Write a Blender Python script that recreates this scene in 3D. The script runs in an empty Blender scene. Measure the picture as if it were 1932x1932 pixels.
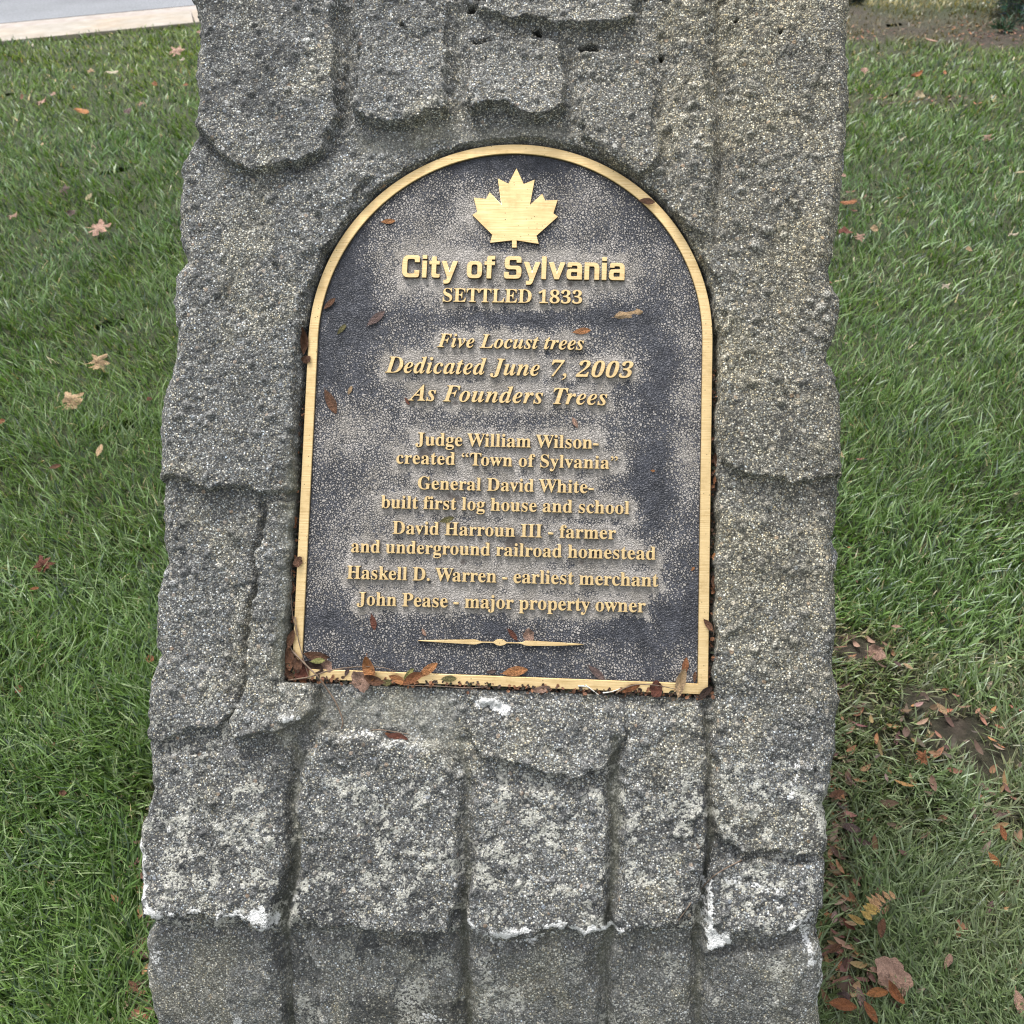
import bpy, math, random
import numpy as np
from mathutils import Matrix, Vector

random.seed(11)
rng = np.random.default_rng(11)
scene = bpy.context.scene
COL = scene.collection

# ---------------------------------------------------------------- camera
# Lengths in metres. "Face" coordinates: origin at the middle of the plaque's lower edge,
# X right, Y up the sloping face, Z out of the face.
FPX = 1932 / 2 / math.tan(math.radians(56.8 / 2))
CAM_H = 1.35
PITCH = math.radians(38.0)
rx, ry, rz = -0.0852, 0.082, 0.0309
tv = np.array([-0.0176, 0.1904, 1.0335])


def rot_zxy(ax, ay, az):
    cx, sx, cy, sy, cz, sz = math.cos(ax), math.sin(ax), math.cos(ay), math.sin(ay), math.cos(az), math.sin(az)
    return (np.array([[cz, -sz, 0], [sz, cz, 0], [0, 0, 1]]) @ np.array([[1, 0, 0], [0, cx, -sx], [0, sx, cx]])
            @ np.array([[cy, 0, sy], [0, 1, 0], [-sy, 0, cy]]))


RC = rot_zxy(rx, ry, rz)
F2 = np.diag([1.0, -1.0, -1.0])                 # (X, Y, Z) of the face -> (X, -Y, -Z)
cam_local = F2 @ (-RC.T @ tv)
fwd_local = F2 @ RC[2]
# slope of the face so that the camera looks down by PITCH
lo, hi = math.radians(20), math.radians(80)
for _ in range(60):
    th = (lo + hi) / 2
    if fwd_local[1] * math.sin(th) + fwd_local[2] * math.cos(th) < -math.sin(PITCH):
        lo = th
    else:
        hi = th
TH = th
YL = np.array([0, math.cos(TH), math.sin(TH)])
ZL = np.array([0, -math.sin(TH), math.cos(TH)])
L2W = np.column_stack([np.array([1.0, 0, 0]), YL, ZL])
ORG = np.array([0, 0, 0.0])
ORG[2] = CAM_H - (L2W @ cam_local)[2]
CAMP = ORG + L2W @ cam_local
CAMW = L2W @ F2 @ RC.T                          # camera axes (x right, y down, z forward) in the world


def ray(u, v):
    d = CAMW @ np.array([(u - 966) / FPX, (v - 966) / FPX, 1.0])
    return d


def on_face(u, v, z=0.0):
    """photo position (1932 wide) -> X, Y on the plane of the face at height z"""
    d = L2W.T @ ray(u, v)
    o = cam_local
    t = (z - o[2]) / d[2]
    p = o + d * t
    return float(p[0]), float(p[1])


def on_ground(u, v, z=0.0):
    d = ray(u, v)
    t = (z - CAMP[2]) / d[2]
    p = CAMP + d * t
    return float(p[0]), float(p[1])


cam = bpy.data.cameras.new('camera')
cam.sensor_width = 36
cam.angle = math.radians(56.8)
cam.clip_start = 0.02
cam.clip_end = 400
camo = bpy.data.objects.new('camera', cam)
COL.objects.link(camo)
M = Matrix.Identity(4)
for i in range(3):
    M[i][0] = CAMW[i, 0]
    M[i][1] = -CAMW[i, 1]
    M[i][2] = -CAMW[i, 2]
    M[i][3] = CAMP[i]
camo.matrix_world = M
cam.dof.use_dof = True
cam.dof.focus_distance = 1.06
cam.dof.aperture_fstop = 14.0
scene.camera = camo

# ---------------------------------------------------------------- sky and sun (bright overcast)
SUN_EL, SUN_AZ = 66.0, 325.0       # azimuth measured clockwise from +Y: where the sun stands
w = bpy.data.worlds.new('World')
scene.world = w
w.use_nodes = True
nt = w.node_tree
bg = nt.nodes['Background']
sky = nt.nodes.new('ShaderNodeTexSky')
sky.sky_type = 'NISHITA'
sky.sun_disc = False
sky.sun_elevation = math.radians(SUN_EL)
sky.sun_rotation = math.radians(SUN_AZ)
sky.air_density = 1.0
sky.dust_density = 3.0
hs = nt.nodes.new('ShaderNodeHueSaturation')
hs.inputs['Saturation'].default_value = 0.22
nt.links.new(sky.outputs[0], hs.inputs['Color'])
nt.links.new(hs.outputs[0], bg.inputs[0])
bg.inputs[1].default_value = 0.145
sl = bpy.data.lights.new('sun', 'SUN')
sl.energy = 1.7
sl.angle = math.radians(22)
sl.color = (1.0, 0.97, 0.92)
so = bpy.data.objects.new('sun', sl)
COL.objects.link(so)
az, el = math.radians(SUN_AZ), math.radians(SUN_EL)
sd = Vector((math.sin(az) * math.cos(el), math.cos(az) * math.cos(el), math.sin(el)))
so.rotation_euler = sd.to_track_quat('Z', 'Y').to_euler()
so.location = sd * 20

scene.view_settings.view_transform = 'Standard'
scene.view_settings.look = 'None'
scene.view_settings.exposure = 1.08
scene.view_settings.gamma = 1
scene.cycles.filter_width = 1.15
scene.view_settings.use_curve_mapping = False


# ---------------------------------------------------------------- helpers
def tag(o, label=None, cat=None, group=None, kind=None):
    if label: o['label'] = label
    if cat: o['category'] = cat
    if group: o['group'] = group
    if kind: o['kind'] = kind
    return o


def link(name, me, parent=None):
    o = bpy.data.objects.new(name, me)
    COL.objects.link(o)
    if parent is not None:
        o.parent = parent
    return o


def empty(name, mat=None):
    o = bpy.data.objects.new(name, None)
    COL.objects.link(o)
    o.empty_display_size = 0.05
    if mat is not None:
        o.matrix_world = mat
    return o


def np_mesh(name, V, Q=None, T=None, mats=(), smooth=False, attrs=None, cattrs=None, mi=None):
    """V (n,3); Q quads (m,4); T tris (k,3)"""
    V = np.ascontiguousarray(V, dtype=np.float32)
    me = bpy.data.meshes.new(name)
    me.vertices.add(len(V))
    me.vertices.foreach_set('co', V.ravel())
    nq = 0 if Q is None else len(Q)
    ntr = 0 if T is None else len(T)
    li, ls = [], []
    if nq:
        li.append(np.asarray(Q, dtype=np.int32).ravel())
        ls.append(np.arange(nq, dtype=np.int32) * 4)
    if ntr:
        li.append(np.asarray(T, dtype=np.int32).ravel())
        ls.append(nq * 4 + np.arange(ntr, dtype=np.int32) * 3)
    li = np.concatenate(li)
    ls = np.concatenate(ls)
    me.loops.add(len(li))
    me.loops.foreach_set('vertex_index', li)
    me.polygons.add(nq + ntr)
    me.polygons.foreach_set('loop_start', ls)
    me.polygons.foreach_set('use_smooth', np.full(nq + ntr, bool(smooth)))
    if mi is not None:
        me.polygons.foreach_set('material_index', np.asarray(mi, dtype=np.int32))
    me.update(calc_edges=True)
    for m in mats:
        me.materials.append(m)
    for k, a in (attrs or {}).items():
        at = me.attributes.new(k, 'FLOAT', 'POINT')
        at.data.foreach_set('value', np.ascontiguousarray(a, dtype=np.float32).ravel())
    for k, a in (cattrs or {}).items():
        at = me.attributes.new(k, 'FLOAT_COLOR', 'POINT')
        a4 = np.ones((len(V), 4), dtype=np.float32)
        a4[:, :3] = a
        at.data.foreach_set('color', a4.ravel())
    return me


def py_mesh(name, V, F, mats=(), smooth=False, mi=None):
    me = bpy.data.meshes.new(name)
    me.from_pydata([tuple(v) for v in V], [], F)
    for m in mats:
        me.materials.append(m)
    if smooth:
        me.polygons.foreach_set('use_smooth', [True] * len(me.polygons))
    if mi is not None:
        me.polygons.foreach_set('material_index', mi)
    me.update()
    return me


_lat = {}


def noise2(x, y, scale, seed=0):
    """smooth value noise, about -1..1; scale = size of one cell"""
    if seed not in _lat:
        _lat[seed] = np.random.default_rng(1000 + seed).uniform(-1, 1, (256, 256)).astype(np.float32)
    L = _lat[seed]
    X = np.asarray(x) / scale + 57.3
    Y = np.asarray(y) / scale + 91.7
    xi = np.floor(X).astype(np.int64)
    yi = np.floor(Y).astype(np.int64)
    fx = X - xi
    fy = Y - yi
    fx = fx * fx * fx * (fx * (fx * 6 - 15) + 10)
    fy = fy * fy * fy * (fy * (fy * 6 - 15) + 10)
    a = L[xi & 255, yi & 255]
    b = L[(xi + 1) & 255, yi & 255]
    c = L[xi & 255, (yi + 1) & 255]
    d = L[(xi + 1) & 255, (yi + 1) & 255]
    return (a * (1 - fx) + b * fx) * (1 - fy) + (c * (1 - fx) + d * fx) * fy


def fbm(x, y, scale, octv=4, seed=0, gain=0.5):
    s = 0
    a = 1.0
    for k in range(octv):
        s = s + a * noise2(x + 0.37 * k * scale, y - 0.21 * k * scale, scale / 2 ** k, seed + k)
        a *= gain
    return s


def facets(x, y, scale, seed=0):
    """broken surface: every cell of a jittered grid is a little tilted plane; about -1..1"""
    q = np.random.default_rng(7000 + seed)
    J = q.uniform(.1, .9, (128, 128, 2)); Tt = q.uniform(-1, 1, (128, 128, 3))
    X = x / scale + 31.7; Y = y / scale + 43.1
    xi = np.floor(X).astype(np.int64); yi = np.floor(Y).astype(np.int64)
    best = np.full(X.shape, 1e9); out = np.zeros(X.shape)
    for dx in (-1, 0, 1):
        for dy in (-1, 0, 1):
            a = (xi + dx) & 127; b = (yi + dy) & 127
            cx = xi + dx + J[a, b, 0]; cy = yi + dy + J[a, b, 1]
            d = np.abs(X - cx) ** 1.6 + np.abs(Y - cy) ** 1.6
            hgt = Tt[a, b, 2] * .45 + Tt[a, b, 0] * (X - cx) + Tt[a, b, 1] * (Y - cy)
            m = d < best
            best = np.where(m, d, best); out = np.where(m, hgt, out)
    return out


def sstep(a, b, x):
    t = np.clip((x - a) / (b - a), 0, 1)
    return t * t * (3 - 2 * t)


def poly_sd(P, x, y):
    """signed distance to a polygon, positive inside"""
    P = np.asarray(P, float)
    d = np.full(x.shape, 1e9)
    inside = np.zeros(x.shape, bool)
    n = len(P)
    for i in range(n):
        ax, ay = P[i]
        bx, by = P[(i + 1) % n]
        ex, ey = bx - ax, by - ay
        L = ex * ex + ey * ey + 1e-12
        t = np.clip(((x - ax) * ex + (y - ay) * ey) / L, 0, 1)
        d = np.minimum(d, (x - ax - t * ex) ** 2 + (y - ay - t * ey) ** 2)
        c = ((ay > y) != (by > y))
        xx = ax + (y - ay) * ex / (ey if abs(ey) > 1e-12 else 1e-12)
        inside ^= c & (x < xx)
    d = np.sqrt(d)
    return np.where(inside, d, -d)


def line_d(P, x, y):
    P = np.asarray(P, float)
    d = np.full(x.shape, 1e9)
    for i in range(len(P) - 1):
        ax, ay = P[i]
        bx, by = P[i + 1]
        ex, ey = bx - ax, by - ay
        L = ex * ex + ey * ey + 1e-12
        t = np.clip(((x - ax) * ex + (y - ay) * ey) / L, 0, 1)
        d = np.minimum(d, (x - ax - t * ex) ** 2 + (y - ay - t * ey) ** 2)
    return np.sqrt(d)


def pxs(pts, z=0.0):
    return [on_face(u, v, z) for u, v in pts]


# ---------------------------------------------------------------- node helpers
class N:
    def __init__(s, name):
        s.m = bpy.data.materials.new(name)
        s.m.use_nodes = True
        s.t = s.m.node_tree
        s.b = s.t.nodes['Principled BSDF']

    def n(s, typ, **kw):
        nd = s.t.nodes.new(typ)
        for k, v in kw.items():
            if k.startswith('i_'):
                nd.inputs[k[2:].replace('_', ' ')].default_value = v
            else:
                setattr(nd, k, v)
        return nd

    def l(s, a, b):
        s.t.links.new(a, b)

    def attr(s, name):
        return s.n('ShaderNodeAttribute', attribute_name=name)

    def math(s, op, a, b=None, c=None, clamp=False):
        nd = s.n('ShaderNodeMath', operation=op, use_clamp=clamp)
        for i, v in enumerate((a, b, c)):
            if v is None: continue
            if isinstance(v, (int, float)):
                nd.inputs[i].default_value = v
            else:
                s.l(v, nd.inputs[i])
        return nd.outputs[0]

    def mix(s, fac, a, b, blend='MIX'):
        nd = s.n('ShaderNodeMix', data_type='RGBA', blend_type=blend)
        for i, v in ((0, fac), (6, a), (7, b)):
            if isinstance(v, (int, float)):
                nd.inputs[i].default_value = v
            elif isinstance(v, (tuple, list)):
                nd.inputs[i].default_value = (*v, 1) if len(v) == 3 else v
            else:
                s.l(v, nd.inputs[i])
        return nd.outputs[2]

    def ramp(s, fac, stops, interp='LINEAR'):
        nd = s.n('ShaderNodeValToRGB')
        cr = nd.color_ramp
        cr.interpolation = interp
        while len(cr.elements) < len(stops):
            cr.elements.new(0.5)
        for e, (p, c) in zip(cr.elements, stops):
            e.position = p
            e.color = (*c, 1) if isinstance(c, (tuple, list)) else (c, c, c, 1)
        s.l(fac, nd.inputs[0])
        return nd.outputs[0]

    def mapr(s, v, a, b, c=0.0, d=1.0, smooth=False):
        nd = s.n('ShaderNodeMapRange', interpolation_type='SMOOTHSTEP' if smooth else 'LINEAR')
        for i, q in ((1, a), (2, b), (3, c), (4, d)):
            if isinstance(q, (int, float)):
                nd.inputs[i].default_value = q
            else:
                s.l(q, nd.inputs[i])
        s.l(v, nd.inputs[0])
        return nd.outputs[0]

    def coord(s, which='Object'):
        return s.n('ShaderNodeTexCoord').outputs[which]

    def noise(s, vec, scale, detail=3, rough=0.55, dist=0.0):
        nd = s.n('ShaderNodeTexNoise')
        nd.inputs['Scale'].default_value = scale
        nd.inputs['Detail'].default_value = detail
        nd.inputs['Roughness'].default_value = rough
        nd.inputs['Distortion'].default_value = dist
        s.l(vec, nd.inputs['Vector'])
        return nd.outputs[0]

    def voro(s, vec, scale, feature='F1', rnd=1.0):
        nd = s.n('ShaderNodeTexVoronoi', feature=feature)
        nd.inputs['Scale'].default_value = scale
        nd.inputs['Randomness'].default_value = rnd
        s.l(vec, nd.inputs['Vector'])
        return nd

    def bump(s, h, dist, strength=1.0, normal=None):
        nd = s.n('ShaderNodeBump')
        nd.inputs['Distance'].default_value = dist
        nd.inputs['Strength'].default_value = strength
        s.l(h, nd.inputs['Height'])
        if normal is not None:
            s.l(normal, nd.inputs['Normal'])
        return nd.outputs[0]

    def out(s, col=None, rough=None, normal=None, metal=None):
        if col is not None:
            s.l(col, s.b.inputs['Base Color'])
        if rough is not None:
            if isinstance(rough, (int, float)):
                s.b.inputs['Roughness'].default_value = rough
            else:
                s.l(rough, s.b.inputs['Roughness'])
        if normal is not None:
            s.l(normal, s.b.inputs['Normal'])
        if metal is not None:
            s.b.inputs['Metallic'].default_value = metal
        return s.m


# ---------------------------------------------------------------- the stone marker
E_L = [(0, 364), (25, 372), (50, 380), (95, 378), (140, 371), (190, 380), (220, 376), (250, 367), (285, 357), (300, 345), (318, 338),
       (335, 343), (350, 340), (380, 337), (415, 334), (445, 336), (467, 342), (495, 352), (508, 340), (520, 332), (550, 329), (575, 325),
       (600, 330), (625, 333), (665, 334), (690, 328), (715, 322), (745, 311), (780, 305), (825, 302), (860, 307), (900, 304),
       (966, 301), (1000, 301), (1035, 305), (1066, 311), (1090, 303), (1110, 294), (1131, 290), (1160, 290), (1206, 287), (1225, 290),
       (1238, 300), (1252, 295), (1266, 287), (1290, 281), (1316, 276), (1360, 275), (1416, 275), (1450, 279), (1491, 286), (1520, 279), (1541, 272),
       (1560, 264), (1586, 261), (1610, 264), (1636, 265), (1666, 272), (1690, 269), (1716, 270), (1735, 276), (1750, 283), (1768, 275), (1791, 270),
       (1841, 275), (1870, 281), (1891, 287), (1932, 295), (2400, 300)]
E_R = [(0, 1602), (40, 1599), (75, 1597), (120, 1599), (190, 1602), (225, 1600), (250, 1597), (290, 1594), (325, 1590), (370, 1587), (410, 1583),
       (435, 1581), (450, 1577), (475, 1573), (500, 1566), (520, 1568), (540, 1573), (556, 1582), (575, 1586), (600, 1583), (620, 1578), (640, 1571),
       (665, 1563), (685, 1561), (698, 1570), (710, 1578), (735, 1583), (760, 1586), (820, 1587), (875, 1587), (900, 1588), (935, 1586), (966, 1582), (996, 1578),
       (1008, 1572), (1021, 1568), (1040, 1571), (1066, 1578), (1120, 1579), (1191, 1578), (1230, 1575), (1266, 1575), (1290, 1580), (1316, 1586), (1366, 1580), (1416, 1577),
       (1446, 1570), (1491, 1566), (1503, 1558), (1516, 1551), (1540, 1557), (1566, 1563), (1600, 1559), (1631, 1556), (1670, 1554), (1716, 1550), (1750, 1547), (1776, 1546),
       (1800, 1552), (1816, 1555), (1861, 1553), (1881, 1543), (1905, 1545), (1932, 1548), (2400, 1545)]
E_L = np.array(E_L, float)
E_R = np.array(E_R, float)

# profile of the front, from below the ground up the steep foot, the sloping face and over the top (y, z in the world)
STEP = 0.00185
Yk = on_face(966, 1752)[1]                     # where the sloping face ends below
Yt = on_face(966, 0)[1] + 0.10                 # where the top begins
kn = ORG + YL * Yk
FA = math.radians(64)
foot_dir = np.array([0, -math.cos(FA), -math.sin(FA)])
prof, nrm = [], []
# going up: foot (reverse), bend, face, top bend, top
n_foot = int((kn[2] + 0.06) / 0.006)
fl = (kn[2] + 0.06) / math.sin(FA)
RB = 0.012
foot_pts = []
L1 = 0.22
t = fl
ts = []
while t > L1:
    ts.append(t); t -= 0.006
while t > 0.004:
    ts.append(t); t -= 0.0024
nf = np.array([0, -math.sin(FA), math.cos(FA)])
for t in ts:
    prof.append(kn + foot_dir * t); nrm.append(nf)
t = 0.0
y = Yk
while y < Yt:
    prof.append(ORG + YL * y)
    k = float(np.clip((y - Yk) / 0.012, 0, 1))
    nn = nf * (1 - k) + ZL * k
    nrm.append(nn / np.linalg.norm(nn))
    y += STEP
face_rows = (len(ts), len(prof))
# rounded top
RT_ = 0.07
c0 = ORG + YL * Yt - ZL * RT_
a = 0.0
a_end = TH
while a < a_end:
    a += 0.0035 / RT_
    d = ZL * math.cos(a) + YL * math.sin(a)
    prof.append(c0 + d * RT_); nrm.append(d)
ytop = prof[-1][1]
BACK_TOP = ytop + 0.17
yy = ytop
while yy < BACK_TOP - 0.002:
    yy += 0.006
    prof.append(np.array([0, yy, prof[-1][2] - 0.0006])); nrm.append(np.array([0, 0, 1.0]))
prof = np.array(prof); nrm = np.array(nrm)
NR = len(prof)


def project(P):
    q = (P - CAMP) @ CAMW
    return q[..., 0] / q[..., 2] * FPX + 966, q[..., 1] / q[..., 2] * FPX + 966


xl = np.full(NR, -0.40); xr = np.full(NR, 0.36)
for it in range(6):
    for arr, E in ((xl, E_L), (xr, E_R)):
        P = prof.copy(); P[:, 0] = arr
        u, v = project(P)
        vc = np.where(P[:, 1] - CAMP[1] < -0.2, 2300, v)
        vt = np.clip(v, 0, 2350)
        ut = np.interp(vt, E[:, 0], E[:, 1])
        # shift x so that u == ut
        dep = ((P - CAMP) @ CAMW)[:, 2]
        arr += np.where((v > -5) & (v < 2340) & (dep > 0.3), (ut - u) / FPX * dep, 0)
inside = np.where((project(np.c_[xl, prof[:, 1:]])[1] > 0) & (project(np.c_[xl, prof[:, 1:]])[1] < 2250))[0]
i0, i1 = inside[0], inside[-1]
xl[:i0] = xl[i0]; xr[:i0] = xr[i0]; 
for arr, sgn in ((xl, 1), (xr, -1)):
    k = np.arange(NR - i1 - 1)
    arr[i1 + 1:] = arr[i1] + sgn * 0.05 * (k / max(1, len(k))) ** 1.5 + 0.004 * np.interp(k, np.arange(0, 400, 12), rng.uniform(-1, 1, 34))
NC = 440
cf = (np.arange(NC) / (NC - 1))
Xg = xl[:, None] * (1 - cf) + xr[:, None] * cf
base = np.stack([Xg, np.repeat(prof[:, 1:2], NC, 1), np.repeat(prof[:, 2:3], NC, 1)], -1)
U, Vv = project(base)
S = (np.arange(NR) * STEP)[:, None] + 0 * Xg          # coordinate along the profile, for noise
# wobble of all outlines
wu = 8 * noise2(Xg, S, .07, 24) + 7 * fbm(Xg, S, 0.03, 3, 20) + 3.0 * fbm(Xg, S, 0.008, 2, 30)
wv = 8 * noise2(Xg, S, .07, 44) + 7 * fbm(Xg, S, 0.03, 3, 40) + 3.0 * fbm(Xg, S, 0.008, 2, 50)
UU, VV = U + wu, Vv + wv
near = (Vv > -60) & (Vv < 2250)

H = np.zeros_like(U)
MM = 0.001
# broad relief
H += 1.8 * fbm(Xg, S, 0.12, 2, 1)
# raised stones: polygon, height at top, height at bottom, softness px (sides)
BL = [
    ([(300, -80), (646, -80), (642, 120), (640, 225), (612, 300), (560, 328), (470, 322), (425, 305), (400, 270), (360, 235), (300, 225)], 9, 15, 16),
    ([(300, 215), (430, 300), (560, 335), (640, 290), (700, 330), (650, 420), (585, 560), (570, 700), (556, 926), (470, 934), (420, 930), (340, 912), (270, 905)], 4, 9, 12),
    ([(674, -80), (848, -80), (850, 120), (846, 225), (800, 241), (730, 236), (690, 225), (672, 205)], 5, 15, 12),
    ([(886, -80), (1215, -80), (1205, 40), (1150, 52), (1060, 44), (960, 40), (900, 20)], 6, 11, 11),
    ([(888, 78), (930, 74), (1070, 85), (1072, 215), (1040, 236), (1000, 236), (965, 214), (930, 206), (893, 224)], 6, 16, 9),
    ([(1098, 92), (1240, 100), (1245, 300), (1200, 350), (1120, 280), (1098, 262)], 5, 8, 16),
    ([(1262, -80), (1342, -80), (1345, 300), (1340, 450), (1270, 420)], 6, 6, 22),
    ([(1366, -80), (1700, -80), (1700, 560), (1500, 560), (1368, 480)], 8, 5, 26),
    ([(1356, 480), (1700, 500), (1700, 880), (1590, 892), (1470, 902), (1400, 894), (1362, 880)], 5, 9, 12),
    ([(1700, 600), (1575, 590), (1500, 560), (1470, 600), (1540, 640), (1700, 660)], 6, 9, 10),
    ([(1700, 1000), (1600, 1000), (1360, 960), (1345, 1200), (1343, 1575), (1395, 1612), (1450, 1604), (1540, 1612), (1700, 1620)], 2, 8, 14),
    ([(500, 950), (556, 940), (552, 1270), (604, 1300), (598, 1345), (560, 1362), (520, 1375), (455, 1388), (446, 1372), (470, 1300), (478, 1200), (485, 1050)], 6, 15, 11),
    ([(500, 420), (585, 400), (640, 330), (600, 500), (560, 600), (480, 560), (440, 500), (470, 470)], 3, 6, 10),
    ([(1280, 300), (1345, 330), (1420, 480), (1400, 560), (1345, 520), (1300, 400)], 3, 5, 12),
    ([(1420, 380), (1590, 360), (1590, 560), (1480, 520), (1430, 450)], 3, 6, 12),
    ([(200, 1235), (300, 1240), (420, 1260), (450, 1350), (420, 1372), (360, 1385), (300, 1402), (200, 1400)], 3, 6, 14),
    ([(200, 1440), (545, 1420), (548, 1560), (540, 1640), (520, 1735), (500, 1740), (455, 1712), (350, 1712), (330, 1722), (200, 1730)], 3, 12, 10),
    ([(600, 1385), (840, 1400), (866, 1460), (862, 1690), (845, 1745), (760, 1752), (700, 1738), (620, 1745), (572, 1705), (566, 1600), (560, 1440)], 8, 12, 16),
    ([(888, 1305), (1182, 1330), (1172, 1400), (1142, 1452), (1082, 1468), (1030, 1446), (960, 1432), (908, 1420), (888, 1392)], 3, 11, 9),
    ([(892, 1478), (1146, 1485), (1148, 1740), (1040, 1745), (935, 1768), (880, 1735)], 5, 12, 14),
    ([(1176, 1325), (1332, 1325), (1328, 1700), (1290, 1742), (1160, 1748), (1175, 1600)], 5, 10, 14),
    ([(1336, 1640), (1380, 1622), (1560, 1632), (1700, 1640), (1700, 1720), (1545, 1712), (1520, 1722), (1480, 1762), (1400, 1765), (1334, 1796)], 6, 12, 10),
    ([(200, 1760), (525, 1755), (535, 1850), (550, 2150), (200, 2150)], 7, 8, 12),
    ([(592, 1775), (862, 1772), (866, 2150), (610, 2150)], 6, 8, 16),
    ([(884, 1785), (1126, 1780), (1130, 2150), (896, 2150)], 6, 7, 16),
    ([(1334, 1800), (1700, 1770), (1700, 2150), (1334, 2150)], 8, 9, 10),
    ([(1158, 1790), (1306, 1795), (1300, 2150), (1160, 2150)], 4, 5, 14),
]
Hb = np.zeros_like(U)
idx = near
un, vn = UU[idx], VV[idx]
hb = np.zeros_like(un)
for P, ht, hbm, soft in BL:
    P = np.array(P, float)
    d = poly_sd(P, un, vn)
    v0, v1 = max(P[:, 1].min(), 0), min(P[:, 1].max(), 1932)
    k = np.clip((vn - v0) / (v1 - v0), 0, 1)
    # the lower rim is abrupt, the upper end fades in
    low_e = np.clip((d - poly_sd(P, un, vn + 3)) / 3, 0, 1)
    s = soft * (0.7 - 0.5 * low_e) * (1.15 - .3 * k)
    hh = 1.35 * (ht + (hbm - ht) * k ** 1.5) * sstep(0, 1, np.clip((d + 2) / s, 0, 1))
    hb = np.maximum(hb, hh)
Hb[idx] = hb
H += Hb
# grooves between the stones, a little below everything
GR = [([(492, 955), (482, 1060), (474, 1200), (462, 1300), (446, 1372)], 9, 5), ([(605, 1300), (612, 1345), (560, 1372)], 9, 3), ([(660, -60), (658, 120), (655, 240)], 12, 4), ([(866, -60), (868, 150), (870, 230)], 15, 4), ([(1083, 80), (1085, 240)], 11, 3.5),
      ([(1252, 60), (1254, 330)], 9, 2.5), ([(1355, -60), (1356, 300), (1352, 460)], 10, 4),
      ([(556, 1400), (556, 1600), (540, 1720), (548, 1950)], 13, 5), ([(876, 1400), (876, 1600), (872, 1760), (880, 1950)], 12, 4),
      ([(1160, 1400), (1160, 1600), (1150, 1760), (1145, 1950)], 13, 4.5), ([(1335, 1330), (1336, 1600), (1320, 1800), (1315, 1950)], 10, 5)]
gmask = np.zeros_like(U)
for P, wd, dp in GR:
    d = line_d(P, U + 0.9 * wu, Vv + 0.9 * wv)
    g = np.exp(-(d / (wd * (.7 + .35 * noise2(Xg, S, .05, 66)))) ** 2) * (.95 + .35 * noise2(Xg, S, .08, 67))
    H -= 1.45 * dp * g
    gmask = np.maximum(gmask, g)
# rough breakage
rough = fbm(Xg, S, 0.035, 3, 60, 0.55)
H += 1.1 * rough
wx = Xg + .004 * noise2(Xg, S, .012, 211); wy = S + .004 * noise2(Xg, S, .012, 212)
H += 1.5 * facets(wx, wy, .034, 1) + .75 * facets(wx, wy, .013, 2) * (1 - .5 * sstep(1730, 1780, Vv))
redge = np.exp(-((Hb / 8.0 - .9) ** 2) * 6) * (Hb > .5)
H += 1.2 * facets(wx, wy, .018, 3) * redge
ridg = 1 - np.abs(fbm(Xg, S, 0.018, 3, 70, 0.6))
calm = sstep(0, 1, (Vv - 1730) / 60)                       # the foot is smoother
H += 0.7 * ridg * (1 - 0.3 * calm)
H += 0.5 * fbm(Xg, S, 0.007, 2, 80) * (1 - 0.3 * calm)
# face steps back under the lower rim
H -= 6 * sstep(1742, 1768, Vv + 0.8 * wv) * (1 - 0.7 * sstep(1780, 1900, Vv))

# pebbles broken out of or standing in the surface
peb = np.zeros_like(U)
NP_ = 6500
pr = rng.integers(3, NR - 4, NP_); pc = rng.integers(3, NC - 4, NP_)
prad = 0.0016 + 0.0035 * rng.random(NP_) ** 3.2
big = [(1122, 375, .0075), (1140, 283, .007), (1162, 292, .0075), (1557, 605, .008), (1545, 585, .009), (1560, 560, .008), (1533, 598, .006), (545, 1297, .008), (548, 1353, .010),
       (585, 1296, .005), (478, 1352, .006), (918, 1321, .010), (940, 1324, .007), (1313, 278, .006), (1320, 262, .0055), (1333, 285, .007), (1395, 365, .007), (1298, 205, .008),
       (1290, 230, .006), (565, 1040, .006), (312, 1082, .008), (300, 1250, .008), (1420, 470, .008), (1445, 440, .009), (1477, 445, .006), (1392, 1178, .005), (1445, 1262, .006),
       (1330, 345, .006), (790, 275, .006), (822, 272, .006), (700, 430, .006), (720, 300, .006), (1395, 1600, .005), (1280, 1712, .006), (1400, 330, .006), (1430, 350, .005),
       (1497, 395, .007), (1462, 390, .006), (1540, 300, .006), (1240, 330, .006), (1262, 345, .005)]
bp = []
Uf, Vf = U, Vv
for (u, v, r) in big:
    r0 = int(np.argmin(np.abs(Vf[:, NC // 2] - v)))
    c0_ = int(np.argmin(np.abs(Uf[r0] - u)))
    r0 = int(np.argmin(np.abs(Vf[:, c0_] - v)))
    bp.append((r0, c0_, r))
allp = [(int(a), int(b), float(c), float(q)) for a, b, c, q in zip(pr, pc, prad, rng.random(NP_))] + [(a, b, c * 0.8, 0.93) for a, b, c in bp]
rgx = np.random.default_rng(5)
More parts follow.
